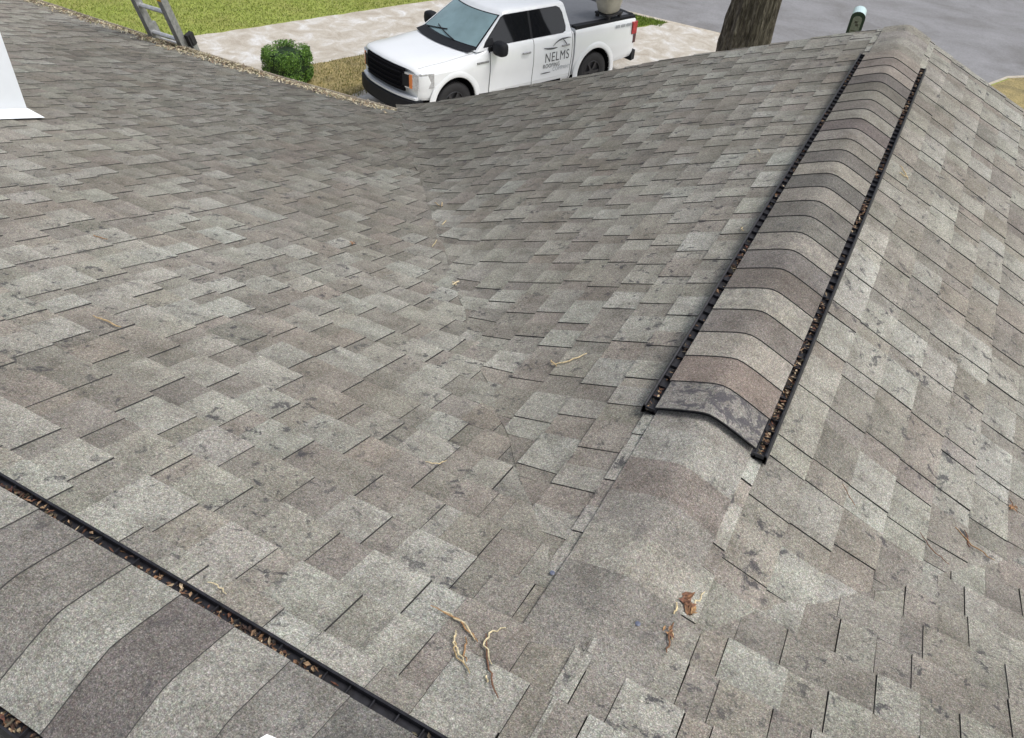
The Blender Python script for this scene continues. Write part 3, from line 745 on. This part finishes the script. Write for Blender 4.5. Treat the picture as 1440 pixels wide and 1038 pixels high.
# more fine crumbs
for (x, y, lb) in ((-0.355, 1.092, 'small blue sealed nail head with a bright glint on the capping'), (-0.118, 1.052, 'small blue sealed nail head near the brown curled leaf')):
    mb = MB(); z = surf(x, y) + 0.001; rows = []
    for i in range(5):
        a = i / 4 * PI / 2; rows.append([(x + 0.0068 * math.cos(a) * math.cos(t * PI / 6), y + 0.0068 * math.cos(a) * math.sin(t * PI / 6), z + 0.002 * math.sin(a)) for t in range(12)])
    mb.grid(rows, closed=True); tag(mb.build('nail_head', M['bluedot'], smooth=60), lb, 'nail', 'blue sealed nail heads on the capping')
mb = MB(); bz = 0.052
mb.hexa([(-0.600, 0.368, bz), (-0.583, 0.352, bz), (-0.574, 0.388, bz - .003), (-0.590, 0.384, bz), (-0.598, 0.369, bz + .003), (-0.584, 0.354, bz + .003), (-0.576, 0.387, bz), (-0.590, 0.383, bz + .005)])
tag(mb.build('paint_chip', M['paper'], fixn=True), 'small white paint chip on the near ridge caps at the bottom edge', 'paint chip')

# ------------------------------------------------------------------ clipped bush
bc = Vector((-11.50, 12.42, GZ))
bush = tag(empty('bush', bc), 'small clipped round topped green bush beside the pale drive', 'bush')
mb = MB()
def bush_pt(th, ph, k=1.0):
    n_ = 0.30
    cx = math.copysign(abs(math.cos(th)) ** 0.55, math.cos(th)); sx = math.copysign(abs(math.sin(th)) ** 0.55, math.sin(th))
    cp = abs(math.cos(ph)) ** n_; sp = math.copysign(abs(math.sin(ph)) ** 0.6, math.sin(ph))
    bump = 1 + 0.05 * noise.noise((math.cos(th) * 3, math.sin(th) * 3, ph * 3))
    return Vector((0.43 * cx * cp, 0.43 * sx * cp, 0.39 + 0.36 * sp)) * k * bump
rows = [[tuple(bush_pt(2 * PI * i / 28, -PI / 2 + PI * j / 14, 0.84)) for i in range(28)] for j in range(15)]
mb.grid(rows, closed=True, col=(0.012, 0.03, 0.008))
G = [(0.09, 0.20, 0.025), (0.13, 0.26, 0.035), (0.05, 0.12, 0.018), (0.18, 0.33, 0.05), (0.10, 0.19, 0.04)]
for _ in range(16000):
    th = random.uniform(0, 2 * PI); ph = math.asin(random.uniform(-0.98, 1)); p = bush_pt(th, ph, random.uniform(0.88, 1.03))
    L = random.uniform(0.010, 0.022); d = Vector((random.gauss(0, 1), random.gauss(0, 1), random.gauss(0, 1))).normalized(); e_ = d.orthogonal().normalized()
    e_.rotate(Matrix.Rotation(random.uniform(0, 6.28), 3, d))
    mb.poly([p - d * L, p - e_ * L * 0.5, p + d * L, p + e_ * L * 0.5], 0, jit(random.choice(G), 0.25))
mb.build('foliage', M['leaf'], bush)
mb = MB(); mb.tube([(0, 0, 0), (0, 0, 0.3)], 0.03, 8); mb.build('stem', M['bark'], bush)

# ------------------------------------------------------------------ tree
TC = Vector((-3.3, 16.0, GZ))
tree = tag(empty('tree', TC), 'thick brown tree trunk with furrowed bark between drive and street', 'tree')
mb = MB(); rows = []; NA = 110
for j in range(70):
    z = j * 0.075; rr = 0.475 + 0.30 * math.exp(-z / 0.45) - 0.012 * z
    lx = 0.035 * z; row = []
    for i in range(NA):
        a = 2 * PI * i / NA
        k = noise.noise((math.cos(a) * 5.5, math.sin(a) * 5.5, z * 0.55)) * 0.07 + abs(noise.noise((math.cos(a) * 11, math.sin(a) * 11, z * 1.1))) * -0.09
        fl = 1 + 0.25 * math.exp(-z / 0.35) * math.cos(a * 5 + 0.6)
        r_ = rr * fl + k
        row.append((math.cos(a) * r_ + lx, math.sin(a) * r_, z))
    rows.append(row)
mb.grid(rows, closed=True); mb.build('trunk', M['bark'], tree, smooth=70)
tips = []
for k in range(6):
    a = 2 * PI * k / 6 + 0.4; L = random.uniform(2.4, 3.4); P = [Vector((0.15, 0, 4.9))]; dirv = Vector((math.cos(a) * 0.6, math.sin(a) * 0.6, 0.8)).normalized()
    for s in range(6): P.append(P[-1] + dirv * L / 6 + Vector((random.uniform(-.1, .1), random.uniform(-.1, .1), 0.03 * s)))
    mb = MB(); mb.tube(P, [0.24 * (1 - s / 7.5) for s in range(7)], 10); mb.build('limb', M['bark'], tree, smooth=60); tips += P[2:]
mb = MB()
for _ in range(7000):
    c = random.choice(tips); q = Vector((random.gauss(0, 0.75), random.gauss(0, 0.75), random.gauss(0.2, 0.5))); p = c + q
    d = Vector((random.gauss(0, 1), random.gauss(0, 1), random.gauss(0, .6))).normalized(); e_ = d.orthogonal().normalized(); L = random.uniform(0.05, 0.10)
    mb.poly([p - d * L, p - e_ * L * 0.45, p + d * L, p + e_ * L * 0.45], 0, jit(random.choice([(0.04, 0.085, 0.015), (0.06, 0.12, 0.02), (0.03, 0.06, 0.012)]), 0.2))
mb.build('crown', M['leaf'], tree)

# ------------------------------------------------------------------ mailbox
mx = tag(empty('mailbox', (-1.80, 20.9, GZ), math.radians(6)), 'dark green kerbside mailbox with a grey plate and a painted sky reflection on its pale rounded top', 'mailbox')
H0 = 0.84                                     # underside of box body
def arch(w_, h0, h1, n=10):
    pts = [(-w_, h0), (w_, h0)]
    for i in range(n + 1):
        a = PI * i / n; pts.append((w_ * math.cos(a), h1 + w_ * 0.8 * math.sin(a)))
    return pts
def arch_solid(w_, h0, h1, y0, y1, mats, mat_side=0, mat_top=0):
    mb = MB(); A = arch(w_, h0, h1); n = len(A)
    mb.v += [(x, y0, z) for x, z in A] + [(x, y1, z) for x, z in A]
    mb.face(tuple(range(n)), 0); mb.face(tuple(range(n, 2 * n))[::-1], 0)
    for i in range(n):
        j = (i + 1) % n; top = 1 if i >= 2 and i < n - 1 else 0
        mb.face((j, i, n + i, n + j), mat_top if top else mat_side)
    return mb
arch_solid(0.148, H0, 1.28, -0.27, 0.25, None, 0, 1).build('box_body', [M['teal'], M['teal_sky']], mx, fixn=True)
mb = arch_solid(0.158, H0 - 0.01, 1.28, -0.292, -0.268, None); mb.build('back_frame', M['teal'], mx, fixn=True)
mb = arch_solid(0.098, H0 + 0.11, 1.24, -0.300, -0.290, None); pl_ = mb.build('plate', M['plate'], mx, fixn=True)
for (x0_, x1_, z0_, z1_) in ((-0.045, 0.02, 1.16, 1.21), (-0.01, 0.05, 1.10, 1.15), (-0.075, 0.075, 0.985, 1.002)):
    mb = MB(); mb.box(x0_, x1_, -0.3035, -0.299, z0_, z1_); mb.build('plate_mark', M['plate_mark'], pl_)
mb = MB(); mb.box(-0.15, -0.04, -0.24, -0.13, 0, H0 - 0.072); mb.box(-0.15, 0.10, -0.22, 0.2, H0 - 0.07, H0 - 0.012); mb.build('post', M['teal'], mx)

# ------------------------------------------------------------------ pickup truck (local x forward from the front axle, y left, z up)
TRK = (-8.558, 13.061, 4.3256)
# TRK gives the left end of the front axle line (outer face); the empty sits on the truck's centre line
cx_, cy_, th_ = TRK
tc = Vector((cx_, cy_, GZ))
trk = tag(empty('pickup_truck', tc, th_), 'white crew cab pickup truck with black grille and grey door lettering', 'pickup truck')
trk.rotation_euler = (0.045, -0.03, th_)      # the drive falls away to the side and back
def fr(u, l):                                 # rounded plan of the nose
    k = min(1, max(0, (u - 0.1) / 0.8)); return u - 0.20 * k * abs(l) ** 2.6
WB = 3.68
def section(zb, prof_top, wf=1.0):
    """half section, bottom centre -> top centre"""
    zsh, zt, zm = prof_top
    return [(0, zb), (0.80 * wf, zb), (0.93 * wf, zb + 0.015), (0.975 * wf, zb + 0.10), (0.972 * wf, zb + 0.16), (0.992 * wf, 0.80), (1.0 * wf, 0.92), (0.992 * wf, 1.05), (0.975 * wf, zsh - 0.10), (0.955 * wf, zsh - 0.035), (0.925 * wf, zsh), (0.87 * wf, zsh + (zm - zsh) * 0.6), (0.78 * wf, zm), (0.40 * wf, zt), (0, zt)]
def loft(stations, name, parent, mat, smooth=32, cut=()):
    mb = MB(); rows = []
    for (u, zb, top, wf) in stations:
        h = section(zb, top, wf); ring = [(fr(u, l), l, z) for l, z in h] + [(fr(u, l), -l, z) for l, z in h[-2:0:-1]]
        rows.append(ring)
    b = mb.grid(rows, closed=True); n = len(rows[0])
    mb.face(tuple(range(n))); mb.face(tuple(b + (len(rows) - 1) * n + i for i in range(n))[::-1])
    o = mb.build(name, [mat, M['gap']], None, fixn=True)
    for (u, r) in cut:
        for sg in (-1, 1):
            cb_ = MB(); rr = [[(u + r * math.cos(2 * PI * k / 48), sg * d, 0.42 + r * 1.03 * math.sin(2 * PI * k / 48)) for k in range(48)] for d in (0.55, 1.3)]
            cb_.grid(rr, closed=True); cb_.face(tuple(range(48))); cb_.face(tuple(48 + k for k in range(48))[::-1])
            cc = cb_.build('cutter', [mat, M['gap']], None, fixn=True); cc.data.polygons.foreach_set('material_index', [1] * len(cc.data.polygons))
            md = o.modifiers.new('b', 'BOOLEAN'); md.operation = 'DIFFERENCE'; md.object = cc; md.solver = 'EXACT'
            bpy.context.view_layer.update(); dg = bpy.context.evaluated_depsgraph_get()
            me = bpy.data.meshes.new_from_object(o.evaluated_get(dg)); o.modifiers.clear(); o.data = me
            bpy.data.objects.remove(cc)
    o.data.name = name
    o.data.polygons.foreach_set('use_smooth', [True] * len(o.data.polygons)); o.data.set_sharp_from_angle(angle=math.radians(smooth))
    o.parent = parent
    return o
st = []
for (u, zb, zsh, zt, zm, wf) in ((0.955, 0.60, 1.09, 1.15, 1.135, 0.93), (0.935, 0.585, 1.105, 1.18, 1.16, 0.955), (0.88, 0.58, 1.12, 1.205, 1.185, 0.975), (0.7, 0.56, 1.135, 1.225, 1.205, 0.99), (0.5, 0.52, 1.145, 1.235, 1.215, 0.995), (0.2, 0.50, 1.15, 1.245, 1.225, 1.0), (-0.1, 0.46, 1.18, 1.265, 1.25, 1.0),
                               (-0.45, 0.38, 1.215, 1.285, 1.275, 1.0), (-0.62, 0.36, 1.25, 1.29, 1.29, 1.0), (-0.85, 0.36, 1.30, 1.315, 1.315, 1.0), (-1.2, 0.36, 1.325, 1.33, 1.33, 1.0), (-2.0, 0.36, 1.33, 1.335, 1.335, 1.0), (-3.01, 0.36, 1.33, 1.335, 1.335, 1.0)):
    st.append((u, zb, (zsh, zt, zm), wf))
body = loft(st, 'body', trk, M['paint'], cut=((0, 0.49),))
bed = loft([(-3.065, 0.42, (1.365, 1.32, 1.37), 0.995), (-3.7, 0.44, (1.37, 1.32, 1.375), 0.995), (-4.6, 0.52, (1.375, 1.32, 1.38), 0.995), (-4.84, 0.54, (1.38, 1.32, 1.385), 0.985), (-4.885, 0.56, (1.36, 1.31, 1.365), 0.965)], 'cargo_bed', trk, M['paint'], cut=((-WB, 0.49),))
mb = MB(); mb.box(-3.08, -3.0, -0.93, 0.93, 0.45, 1.28); mb.build('cab_gap', M['gap'], trk)
mb = MB(); mb.box(-4.6, 0.6, -0.52, 0.52, 0.30, 0.50); mb.box(-2.75, -0.7, -0.96, -0.80, 0.30, 0.44); mb.box(-2.75, -0.7, 0.80, 0.96, 0.30, 0.44); mb.build('chassis', M['gap'], trk)
# greenhouse
def hw(z): return 0.915 - (z - 1.30) * 0.20 / 0.53
def uf(z): return -0.40 - (z - 1.30) * 0.74 / 0.53
def ur(z): return -3.00 + (z - 1.30) * 0.13 / 0.53
def ring(z, ins=0.0, zz=None):
    R = []; H = hw(z) - ins; U0, U1 = uf(z) - ins, ur(z) + ins
    for k in range(13):
        s = -1 + k / 6; R.append((U0 - 0.15 * s * s, -s * H))      # left to right across the windscreen
    R = [(u, l) for u, l in R]
    for k in range(1, 8): R.append((U0 - 0.15 + (U1 - U0 + 0.15) * k / 8, -H))
    for k in range(9): s = -1 + k / 4; R.append((U1 - 0.03 * (1 - s * s) * 1, s * H))
    for k in range(7, 0, -1): R.append((U0 - 0.15 + (U1 - U0 + 0.15) * k / 8, H))
    return [(u, l, zz if zz is not None else z) for u, l in R]
mb = MB(); rows = [ring(1.28), ring(1.45), ring(1.65), ring(1.81), ring(1.83, 0.012, 1.848), ring(1.83, 0.045, 1.873), ring(1.83, 0.13, 1.893), ring(1.83, 0.30, 1.905)]
b = mb.grid(rows, closed=True); n = len(rows[0]); mb.face(tuple(b + (len(rows) - 1) * n + i for i in range(n)))
mb.build('cab', M['paint'], trk, smooth=38, fixn=True)
def wpatch(s0, s1, z0, z1, off, mat, name, n=14):
    mb = MB(); rows = []
    nrm = Vector((0.55, 0, 0.75)).normalized() * off
    for j in range(7):
        z = z0 + (z1 - z0) * j / 6; row = []
        for i in range(n + 1):
            s = s0 + (s1 - s0) * i / n; row.append(Vector((uf(z) - 0.15 * s * s, s * hw(z), z)) + nrm)
        rows.append([tuple(p) for p in row])
    mb.grid(rows); return mb.build(name, mat, trk, smooth=60, fixn=False)
wpatch(-0.955, 0.955, 1.305, 1.805, 0.003, M['glassdark'], 'windshield_frame')
wpatch(-0.92, 0.92, 1.345, 1.79, 0.007, M['windshield'], 'windshield')
mb = MB(); rows = [[(uf(1.30) + 0.02 + du - 0.15 * s * s, s * 0.86, z) for s in [k / 6 - 1 for k in range(13)]] for du, z in ((0.16, 1.292), (0.10, 1.305), (0.0, 1.322), (-0.05, 1.335))]
mb.grid(rows); mb.build('cowl', M['blackpl'], trk, smooth=50)
for (a, b_) in (((0.28, 0.0), (-0.42, 0.035)), ((-0.72, 0.0), (-0.08, 0.035))):
    mb = MB(); P = []
    for k in range(6):
        t = k / 5; l = a[0] + (b_[0] - a[0]) * t; z = 1.335 + 0.09 * t + 0.01; P.append((uf(z) - 0.15 * (l / hw(z)) ** 2 + 0.018, l, z + 0.012))
    mb.tube(P, 0.010, 6); mb.build('wiper', M['rubber'], trk)
def sidep(u, z, sg, off): return (u, sg * (hw(z) + off), z)
def sidewin(pts, name, sg, off=0.005, mat=None):
    mb = MB(); n = len(pts)
    mb.v += [sidep(u, z, sg, off) for u, z in pts] + [sidep(u, z, sg, -0.004) for u, z in pts]
    mb.face(tuple(range(n))); mb.face(tuple(range(n, 2 * n))[::-1])
    for i in range(n): mb.face((i, n + i, n + (i + 1) % n, (i + 1) % n))
    return mb.build(name, mat or M['glassdark'], trk, fixn=True)
for sg in (1, -1):
    sidewin([(-0.73, 1.335), (-0.79, 1.42), (-1.24, 1.775), (-1.32, 1.80), (-1.89, 1.808), (-1.89, 1.335)], 'side_window', sg)
    sidewin([(-1.95, 1.335), (-1.95, 1.808), (-2.66, 1.80), (-2.74, 1.76), (-2.78, 1.69), (-2.83, 1.45), (-2.81, 1.375), (-2.74, 1.34)], 'side_window', sg)
    sidewin([(-0.70, 1.332), (-0.775, 1.425), (-1.23, 1.785), (-1.32, 1.813), (-2.67, 1.813), (-2.755, 1.77), (-2.80, 1.69), (-2.85, 1.44), (-2.83, 1.36), (-2.74, 1.327)], 'window_seal', sg, 0.0025, M['blackpl'])
    # doors: skins that stand a little proud so that the shut lines show
    S0 = section(0.36, (1.33, 1.335, 1.335))[2:11]
    for (u0, u1, nm) in ((-0.82, -1.915, 'door'), (-1.925, -2.96, 'door')):
        mb = MB(); rows = []
        for k in range(9):
            u = u0 + (u1 - u0) * k / 8; cutb = 0.0
            row = []
            for l, z in S0:
                uu = u
                if nm == 'door' and u1 == -2.96 and z < 0.9:
                    uu = max(u, -2.96)
                zz_ = z + (0.0 if z > 0.5 else 0.05)
                if z > 1.2 and u > -0.95: zz_ = min(zz_, 1.30)
                row.append((uu, sg * (l + 0.006), zz_))
            rows.append(row)
        mb.grid(rows); n9 = len(S0)
        nv = len(mb.v); mb.v += [(x, y - sg * 0.012, z) for x, y, z in mb.v[:nv]]
        for i in range(8):
            mb.face((i * n9, (i + 1) * n9, nv + (i + 1) * n9, nv + i * n9)); mb.face((i * n9 + n9 - 1, (i + 1) * n9 + n9 - 1, nv + (i + 1) * n9 + n9 - 1, nv + i * n9 + n9 - 1))
        for i in range(n9 - 1):
            mb.face((i, i + 1, nv + i + 1, nv + i)); q = 8 * n9; mb.face((q + i, q + i + 1, nv + q + i + 1, nv + q + i))
        dr = mb.build('door', M['paint'], trk, smooth=30, fixn=True)
        hu = u1 + 0.20
        hb_ = MB(); hb_.tube([(hu + 0.10, sg * 1.008, 1.115), (hu + 0.08, sg * 1.035, 1.118), (hu - 0.08, sg * 1.035, 1.118), (hu - 0.10, sg * 1.008, 1.115)], 0.017, 8)
        hb_.build('handle', M['alu_dull'], dr, smooth=60)
    # shut lines
    for us in (-0.815, -1.92, -2.965):
        mb = MB(); mb.grid([[(us + du, sg * (l + 0.0072), z) for l, z in S0 if z < 1.31 or us < -1] for du in (-0.006, 0.006)]); mb.build('door_seam', M['gap'], trk)
    mb = MB(); rows = [[], []]
    for (u_, zb_, tp_, wf_) in st[2:9]:
        zsh_, zt_, zm_ = tp_; l_ = 0.87 * wf_; z_ = zsh_ + (zm_ - zsh_) * 0.6 + 0.004
        rows[0].append((fr(u_, l_), sg * (l_ - 0.004), z_)); rows[1].append((fr(u_, l_), sg * (l_ + 0.004), z_ - 0.001))
    mb.grid(rows); mb.build('bonnet_seam', M['alu_dull'], trk)
    # mirror
    mb = MB(); mb.tube([(-0.93, sg * 0.93, 1.34), (-0.93, sg * 1.05, 1.33)], 0.045, 10)
    mir = mb.build('wing_mirror', M['blackpl'], trk, smooth=50)
    mb = MB(); rows = []
    for j in range(9):
        a = -PI / 2 + PI * j / 8; ca_ = abs(math.cos(a)) ** 0.4; sa_ = math.copysign(abs(math.sin(a)) ** 0.7, math.sin(a))
        rows.append([(-0.93 + 0.11 * ca_ * math.copysign(abs(math.cos(t)) ** 0.7, math.cos(t)), sg * (1.14 + 0.165 * ca_ * math.copysign(abs(math.sin(t)) ** 0.6, math.sin(t))), 1.345 + 0.125 * sa_) for t in [2 * PI * k / 20 for k in range(20)]])
    mb.grid(rows, closed=True); mb.build('mirror_housing', M['blackpl'], mir, smooth=60, fixn=True)
    mb = MB(); mb.poly([sidep(u, z, sg, 0.009) for u, z in ((-0.71, 1.335), (-0.86, 1.47), (-0.95, 1.47), (-0.98, 1.335))]); mb.build('mirror_sail', M['blackpl'], mir)
    mb = MB(); mb.hexa([(u, sg * l, z) for z in (1.245, 1.338) for u, l in ((-0.80, 0.93), (-1.13, 0.93), (-1.13, 0.972), (-0.80, 0.972))]); mb.build('mirror_base', M['blackpl'], mir, fixn=True)
    # fender vent
    mb = MB(); mb.hexa([(u, sg * l, z + (u + 0.6) * 0.0) for z in (1.075, 1.108) for u, l in ((-0.78, 0.98), (-0.50, 0.98), (-0.50, 1.003), (-0.78, 1.003))]); mb.build('fender_vent', M['alu_dull'], trk, fixn=True)
    # arch flares, wells, wheels
    for uc in (0, -WB):
        mb = MB(); rows = []
        for k in range(33):
            a = math.radians(-8 + 196 * k / 32); c_, s_2 = math.cos(a), math.sin(a) * 1.03
            rows.append([(uc + r_ * c_, sg * d, 0.42 + r_ * s_2) for r_, d in ((0.486, 0.96), (0.486, 1.002), (0.498, 1.010), (0.53, 1.012), (0.575, 1.004), (0.61, 0.985))])
        mb.grid(rows); mb.build('arch_flare', M['paint'], trk, smooth=50, fixn=False)
        mb = MB(); rows = []
        for k in range(25):
            a = 2 * PI * k / 24; rows.append([(uc + 0.487 * math.cos(a), sg * d, 0.42 + 0.502 * math.sin(a)) for d in (0.556, 0.975)])
        mb.grid(rows); mb.face(tuple(2 * i for i in range(24))); mb.build('wheel_well', M['gap'], trk)
        mb = MB(); rows = []
        for k in range(41):
            a = 2 * PI * k / 40; rows.append([(uc + r_ * math.cos(a), sg * d, 0.40 + r_ * math.sin(a)) for r_, d in ((0.22, 0.70), (0.36, 0.69), (0.395, 0.72), (0.405, 0.80), (0.405, 0.88), (0.392, 0.945), (0.36, 0.965), (0.27, 0.955), (0.235, 0.94))])
        mb.grid(rows)
        for k in range(60):                                   # tread blocks
            a = 2 * PI * k / 60
            for d0, d1 in ((0.735, 0.79), (0.81, 0.865), (0.885, 0.94)):
                mb.hexa([(uc + r_ * math.cos(a + da), sg * d, 0.40 + r_ * math.sin(a + da)) for r_ in (0.398, 0.413) for da, d in ((0, d0), (0.07, d0), (0.07, d1), (0, d1))])
        wh = mb.build('wheel', M['rubber'], trk, smooth=40)
        mb = MB(); rows = []
        for k in range(33):
            a = 2 * PI * k / 32; rows.append([(uc + r_ * math.cos(a), sg * d, 0.40 + r_ * math.sin(a)) for r_, d in ((0.24, 0.80), (0.238, 0.945), (0.225, 0.95), (0.215, 0.90), (0.08, 0.885), (0.06, 0.93), (0.0, 0.93))])
        mb.grid(rows)
        for k in range(6):
            a = 2 * PI * k / 6
            mb.hexa([(uc + r_ * math.cos(a + da), sg * d, 0.40 + r_ * math.sin(a + da)) for d in (0.89, 0.935) for r_, da in ((0.06, -.3), (0.06, .3), (0.225, .12), (0.225, -.12))])
        mb.build('rim', M['rim'], wh, fixn=True)
# nose
def face_patch(l0, l1, z0, z1, u, off, name, mat, n=16, th=0.03, parent=None):
    mb = MB(); rows = []
    for k in range(n + 1):
        l = l0 + (l1 - l0) * k / n; x = fr(u, l)
        rows.append([(x - th, l, z0), (x + off, l, z0 + 0.006), (x + off, l, z1 - 0.012), (x - th * 0.9, l, z1)])
    mb.grid(rows, closed=True); m_ = len(rows[0]); mb.face(tuple(range(m_))); mb.face(tuple(n * m_ + i for i in range(m_))[::-1])
    return mb.build(name, mat, parent or trk, smooth=35, fixn=True)
gr = face_patch(-0.62, 0.62, 0.71, 1.125, 0.965, 0.012, 'grille', M['gap'])
for z in (0.77, 0.855, 0.94, 1.025): face_patch(-0.56, 0.56, z, z + 0.038, 0.985, 0.022, 'grille_bar', M['gap'], parent=gr)
face_patch(-0.95, 0.95, 0.345, 0.60, 1.035, 0.02, 'front_bumper', M['blackpl'], 24, 0.16)
face_patch(-0.90, 0.90, 0.60, 0.655, 0.99, 0.018, 'bumper_trim', M['paint'], 24, 0.05)
for sg in (1, -1):
    hl_ = face_patch(sg * 0.64, sg * 0.925, 0.79, 1.085, 0.958, 0.016, 'headlight', M['chrome'], 8, 0.06)
    face_patch(sg * 0.60, sg * 0.755, 0.82, 1.05, 0.966, 0.020, 'headlight_bezel', M['blackpl'], 4, 0.05, hl_)
    face_patch(sg * 0.757, sg * 0.81, 0.80, 1.065, 0.966, 0.022, 'indicator_lens', M['amber'], 3, 0.05, hl_)
    mb = MB(); P = [(fr(0.93, 0.925), 0.915), (0.52, 0.995), (0.50, 1.004), (fr(0.93, 0.95) - 0.01, 0.945)]
    mb.hexa([(u, sg * l, z) for z in (0.81, 1.08) for u, l in P]); mb.build('headlight_side', M['chrome'], hl_, fixn=True)
    # tail light
    mb = MB(); mb.hexa([(u, sg * l, z) for z in (1.05, 1.30) for u, l in ((-4.74, 0.90), (-4.905, 0.86), (-4.91, 0.975), (-4.74, 1.004))]); tl = mb.build('tail_light', M['red'], trk, fixn=True)
    mb = MB(); mb.hexa([(u, sg * l, z) for z in (0.86, 1.05) for u, l in ((-4.81, 0.90), (-4.90, 0.87), (-4.905, 0.975), (-4.81, 0.996))]); mb.build('tail_light_lower', M['darkred'], tl, fixn=True)
    mb = MB(); mb.hexa([(u, sg * l, z) for z in (1.336, 1.418) for u, l in ((-3.07, 0.79), (-4.86, 0.79), (-4.86, 0.928), (-3.07, 0.938))]); mb.build('bed_rail_cap', M['blackpl'], trk, fixn=True)
mb = MB(); mb.hexa([(u, l, z) for z in (1.345, 1.426) for u, l in ((-3.06, -0.81), (-4.84, -0.81), (-4.84, 0.81), (-3.06, 0.81))]); tn = mb.build('tonneau_cover', M['tonneau'], trk, fixn=True)
mb = MB(); mb.hexa([(u, l, z) for z in (1.39, 1.432) for u, l in ((-4.76, -0.84), (-4.87, -0.84), (-4.87, 0.84), (-4.76, 0.84))]); mb.build('rear_trim', M['blackpl'], tn, fixn=True)
# rear bumper and hitch step
mb = MB()
for l0, l1 in ((-0.97, 0.97),):
    mb.hexa([(u, l, z) for z in (0.46, 0.66) for u, l in ((-4.86, l0), (-5.03, l0 * 0.94), (-5.03, l1 * 0.94), (-4.86, l1))])
mb.build('rear_bumper', M['blackpl'], trk, fixn=True)
mb = MB(); mb.box(-5.35, -4.9, -0.03, 0.03, 0.60, 0.66); mb.box(-5.42, -5.34, -0.25, 0.35, 0.62, 0.67); mb.box(-5.36, -5.0, 0.10, 0.14, 0.63, 0.66); mb.tube([(-5.38, 0, 0.66), (-5.38, 0, 0.76)], 0.035, 10)
mb.build('hitch_step', M['alu'], trk)
# lettering on the rear door and bed side
def text(s, size, u, z, l, mat, parent, xs_=1.0, shear=0.0, name='lettering'):
    cu = bpy.data.curves.new(name, 'FONT'); cu.body = s; cu.size = size; cu.extrude = 0.0008; cu.shear = shear; cu.offset = 0.0; cu.space_character = 1.12
    o = bpy.data.objects.new(name, cu); COL.objects.link(o)
    bpy.context.view_layer.update(); me = bpy.data.meshes.new_from_object(o.evaluated_get(bpy.context.evaluated_depsgraph_get())); bpy.data.objects.remove(o)
    me.materials.clear(); me.materials.append(mat)
    # text x -> -u, text y -> z, normal -> +l ; slight tumblehome follows the door skin
    for v in me.vertices: v.co = Vector((u - v.co.x * xs_, l + v.co.z, z + v.co.y))
    o = bpy.data.objects.new(name, me); return link(o, parent)
LD = 1.0085
lo = text('NELMS', 0.265, -2.22, 0.84, LD, M['decal'], trk, 0.78)
lo['label'] = 'grey NELMS lettering and swoosh on the rear door'
text('ROOFING', 0.115, -2.19, 0.725, LD - 0.002, M['decal'], lo, 0.82)
text('COMPANY', 0.115, -2.46, 0.635, LD - 0.006, M['decal_pale'], lo, 0.82)
def stroke(P, r, mat, name='swoosh'):
    mb = MB(); n = len(P); T = []; Bt = []
    for i, (u, z) in enumerate(P):
        k = math.sin(PI * (i + 0.6) / (n + 0.2)); T.append((u, LD, z + r * k)); Bt.append((u, LD, z - r * k))
    mb.grid([T, Bt]); nv = len(mb.v); mb.v += [(x, y - 0.004, z) for x, y, z in mb.v[:nv]]
    mb.grid([[(x, y - 0.004, z) for x, y, z in T], [(x, y - 0.004, z) for x, y, z in Bt]])
    return mb.build(name, mat, lo)
def sh(P, du=-0.12): return [(u + du, z + 0.03) for u, z in P]
stroke(sh([(-2.06, 1.10), (-2.15, 1.08), (-2.24, 1.07), (-2.33, 1.065), (-2.42, 1.07)]), 0.018, M['decal'])
stroke(sh([(-2.30, 1.11), (-2.37, 1.165), (-2.45, 1.205), (-2.54, 1.225), (-2.62, 1.225), (-2.70, 1.23), (-2.78, 1.22)]), 0.016, M['decal'])
stroke(sh([(-2.56, 1.212), (-2.61, 1.17), (-2.66, 1.12), (-2.70, 1.075)]), 0.014, M['decal'])
stroke(sh([(-2.02, 0.60), (-2.16, 0.60), (-2.28, 0.60)]), 0.010, M['decal'])
mb = MB(); u = -4.22
for g_ in (3, 3, 4):                                         # faint figures too small to read in the photograph
    for k in range(g_):
        mb.box(u - 0.028, u, 0.985, 0.9935, 1.245, 1.29); mb.box(u - 0.028, u - 0.018, 0.985, 0.9925, 1.235, 1.30); u -= 0.042
    u -= 0.035
mb.build('bed_side_marking', M['decal_pale'], trk)

# ------------------------------------------------------------------ beige tub strapped on the tonneau cover
from mathutils import Euler
tp = Euler((0.045, -0.03, th_)).to_matrix() @ Vector((-4.20, 0.74, 1.428)) + tc
tub = tag(empty('equipment_tub', tp, th_ + 0.12), 'beige plastic tub on a black stand at the back of the truck bed', 'tub')
mb = MB(); rows = []
for (z, a, b_) in ((0.10, 0.19, 0.14), (0.13, 0.22, 0.17), (0.30, 0.26, 0.21), (0.48, 0.30, 0.25), (0.50, 0.32, 0.27), (0.52, 0.32, 0.27), (0.52, 0.28, 0.23), (0.46, 0.27, 0.22)):
    rows.append([(a * math.copysign(abs(math.cos(t)) ** 0.5, math.cos(t)) + 0.15 * z, b_ * math.copysign(abs(math.sin(t)) ** 0.5, math.sin(t)) , z) for t in [2 * PI * k / 28 for k in range(28)]])
mb.grid(rows, closed=True); mb.face(tuple(range(28))); mb.face(tuple(7 * 28 + i for i in range(28))); mb.build('tub_body', M['tan'], tub, smooth=40, fixn=True)
mb = MB(); mb.box(-0.24, 0.24, -0.19, 0.19, 0.065, 0.098)
for sx in (-1, 1):
    for sy in (-1, 1): mb.box(sx * 0.19 - 0.03, sx * 0.19 + 0.03, sy * 0.15 - 0.03, sy * 0.15 + 0.03, 0, 0.067)
mb.build('stand', M['rubber'], tub)
